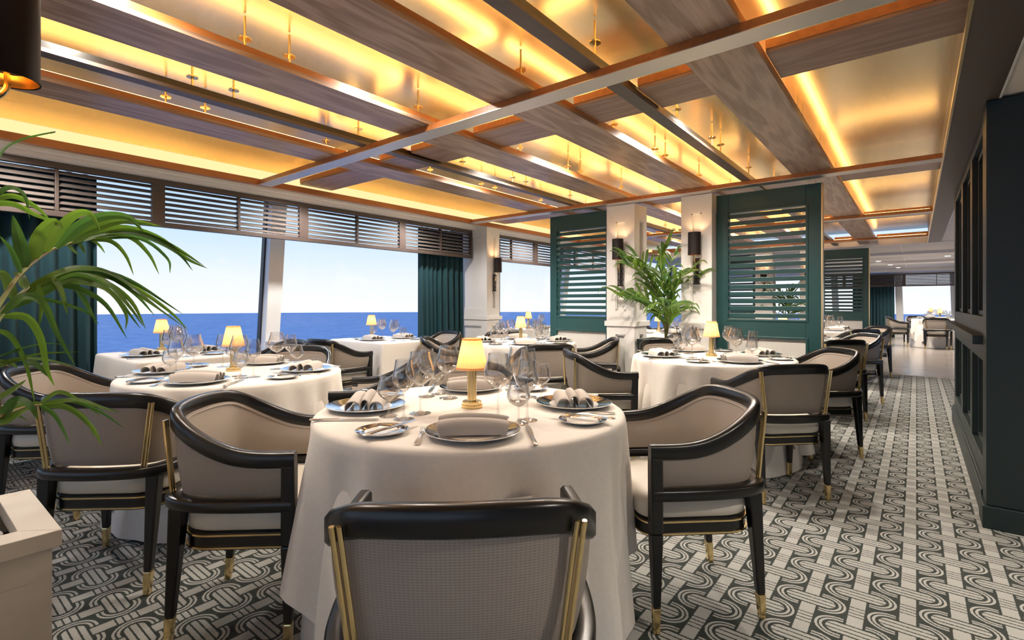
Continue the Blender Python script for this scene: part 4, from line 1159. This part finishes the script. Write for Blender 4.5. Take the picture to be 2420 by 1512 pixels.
# cream planter with white pebbles
pl = thing('planter_box', 'cream box planter with a wide mitred rim and white pebbles', 'planter', (-2.09, .03, 0))
hx, hy, zt = .225, .265, .55
MB().box(-hx, hx, -hy, hy, 0, zt-.13).build('body', 'planter', pl, bevel=.003)
MB().box(-hx+.02, hx-.02, -hy+.02, hy-.02, zt-.13, zt-.112).build('soil', 'soil', pl)
f = MB()
for q in ((-hx, hx, -hy, -hy+.02), (-hx, hx, hy-.02, hy), (-hx, -hx+.02, -hy+.02, hy-.02), (hx-.02, hx, -hy+.02, hy-.02)): f.box(*q, zt-.13, zt-.045)
f.build('inner_wall', 'planter', pl)
ox, oy, ix, iy = hx+.018, hy+.018, hx-.062, hy-.062
for q in (((-ox, -oy), (ox, -oy), (ix, -iy), (-ix, -iy)), ((ox, -oy), (ox, oy), (ix, iy), (ix, -iy)), ((ox, oy), (-ox, oy), (-ix, iy), (ix, iy)), ((-ox, oy), (-ox, -oy), (-ix, -iy), (-ix, iy))):
    MB().hexa([(a, b, zt-.045) for a, b in q], [(a, b, zt) for a, b in q]).build('rim_board', 'planter', pl, bevel=.0015)
pb = None; rnd = random.Random(3)
for k in range(110):
    x = -2.09+rnd.uniform(-.165, .165); y = .03+rnd.uniform(-.20, .20)
    if pb is None:
        m = MB(); m.lathe([(max(.024*math.sin(math.pi*i/8), .0005), -.014*math.cos(math.pi*i/8)) for i in range(9)], 14)
        pb = m.build('pebble', 'pebble', smooth=True); tag(pb, 'white pebble lying in the cream box planter', 'pebble', 'white pebbles in the planter'); o = pb
    else: o = pb.copy(); COL.objects.link(o)
    o.location = (x, y, zt-.13+.030+.026*(k % 3)); o.rotation_euler = (rnd.uniform(-.3, .3), rnd.uniform(-.3, .3), rnd.uniform(0, 6)); s = rnd.uniform(.8, 1.3); o.scale = (s, s*.8, s)

# ------------------------------------------------------------------ ceiling downlights; those of the main room are added for brightness
def downlight(label, x, y, z, power, r=.035, group='recessed downlights', blend=.8, angle=125, rad=.05, color=(1., .90, .78)):
    d = thing('downlight', label, 'downlight', (x, y, z), 0, group)
    MB().lathe([(r, 0), (r+.010, -.001), (r+.010, -.006), (r, -.004), (r, 0)], 24).build('trim_ring', 'white_paint', d, smooth=True)
    MB().lathe([(0, -.002), (r, -.002)], 24).build('diffuser', 'downlight_glow', d)
    l = lamp('spot', 'SPOT', (0, 0, -.03), power, color, d, spot_size=RD(angle), spot_blend=blend, shadow_soft_size=rad)
    return d
for x in (-.93, -1.42, -2.15, -2.80, -3.10):  # spots added above the planks to brighten the main room
    for yb, pw in ((.55, 46.), (3.55, 88.), (6.2, 115.), (8.9, 125.)):
        if yb < 1 and x not in (-2.15, -2.80): continue
        downlight('added fill spotlight in the brass ceiling between the wooden planks', x, yb, 2.498, pw, group='added fill spotlights in the brass ceiling', angle=150, blend=.6)
for x, y in ((-1.2, 13.4), (-1.0, 15.6), (-.8, 17.0), (-.6, 18.8), (.6, 16.2), (-.45, 20.4), (1.6, 13.2), (1.8, 18.2)):
    downlight('recessed downlight in the pale ceiling over the wooden floor', x, y, 2.329, 220., .06, 'downlights over the wooden floor')
for x, y in ((1.0, -1.2), (1.0, 1.2), (1.9, 2.9)):  # added out of view; their bounce brightens the cream ceiling
    downlight('added unseen downlight in the cream ceiling beside the aisle soffit', x, y, HS+.011, 120., .04, 'added downlights in the cream ceiling')
for y in (.55, 2.75, 4.3, 6.9, 9.2):  # added out of sight behind the fascia to brighten the window side
    downlight('added hidden downlight in the ceiling strip above the window tables', -4.86, y, 2.371, 85., .035, 'added downlights above the window tables', angle=160, blend=.5, color=(1., .96, .92))
downlight('added fill spotlight in the brass ceiling between the wooden planks', -2.15, 1.72, 2.498, 50., group='added fill spotlights in the brass ceiling', angle=150, blend=.6)  # one more added spot, to brighten the table by the planter
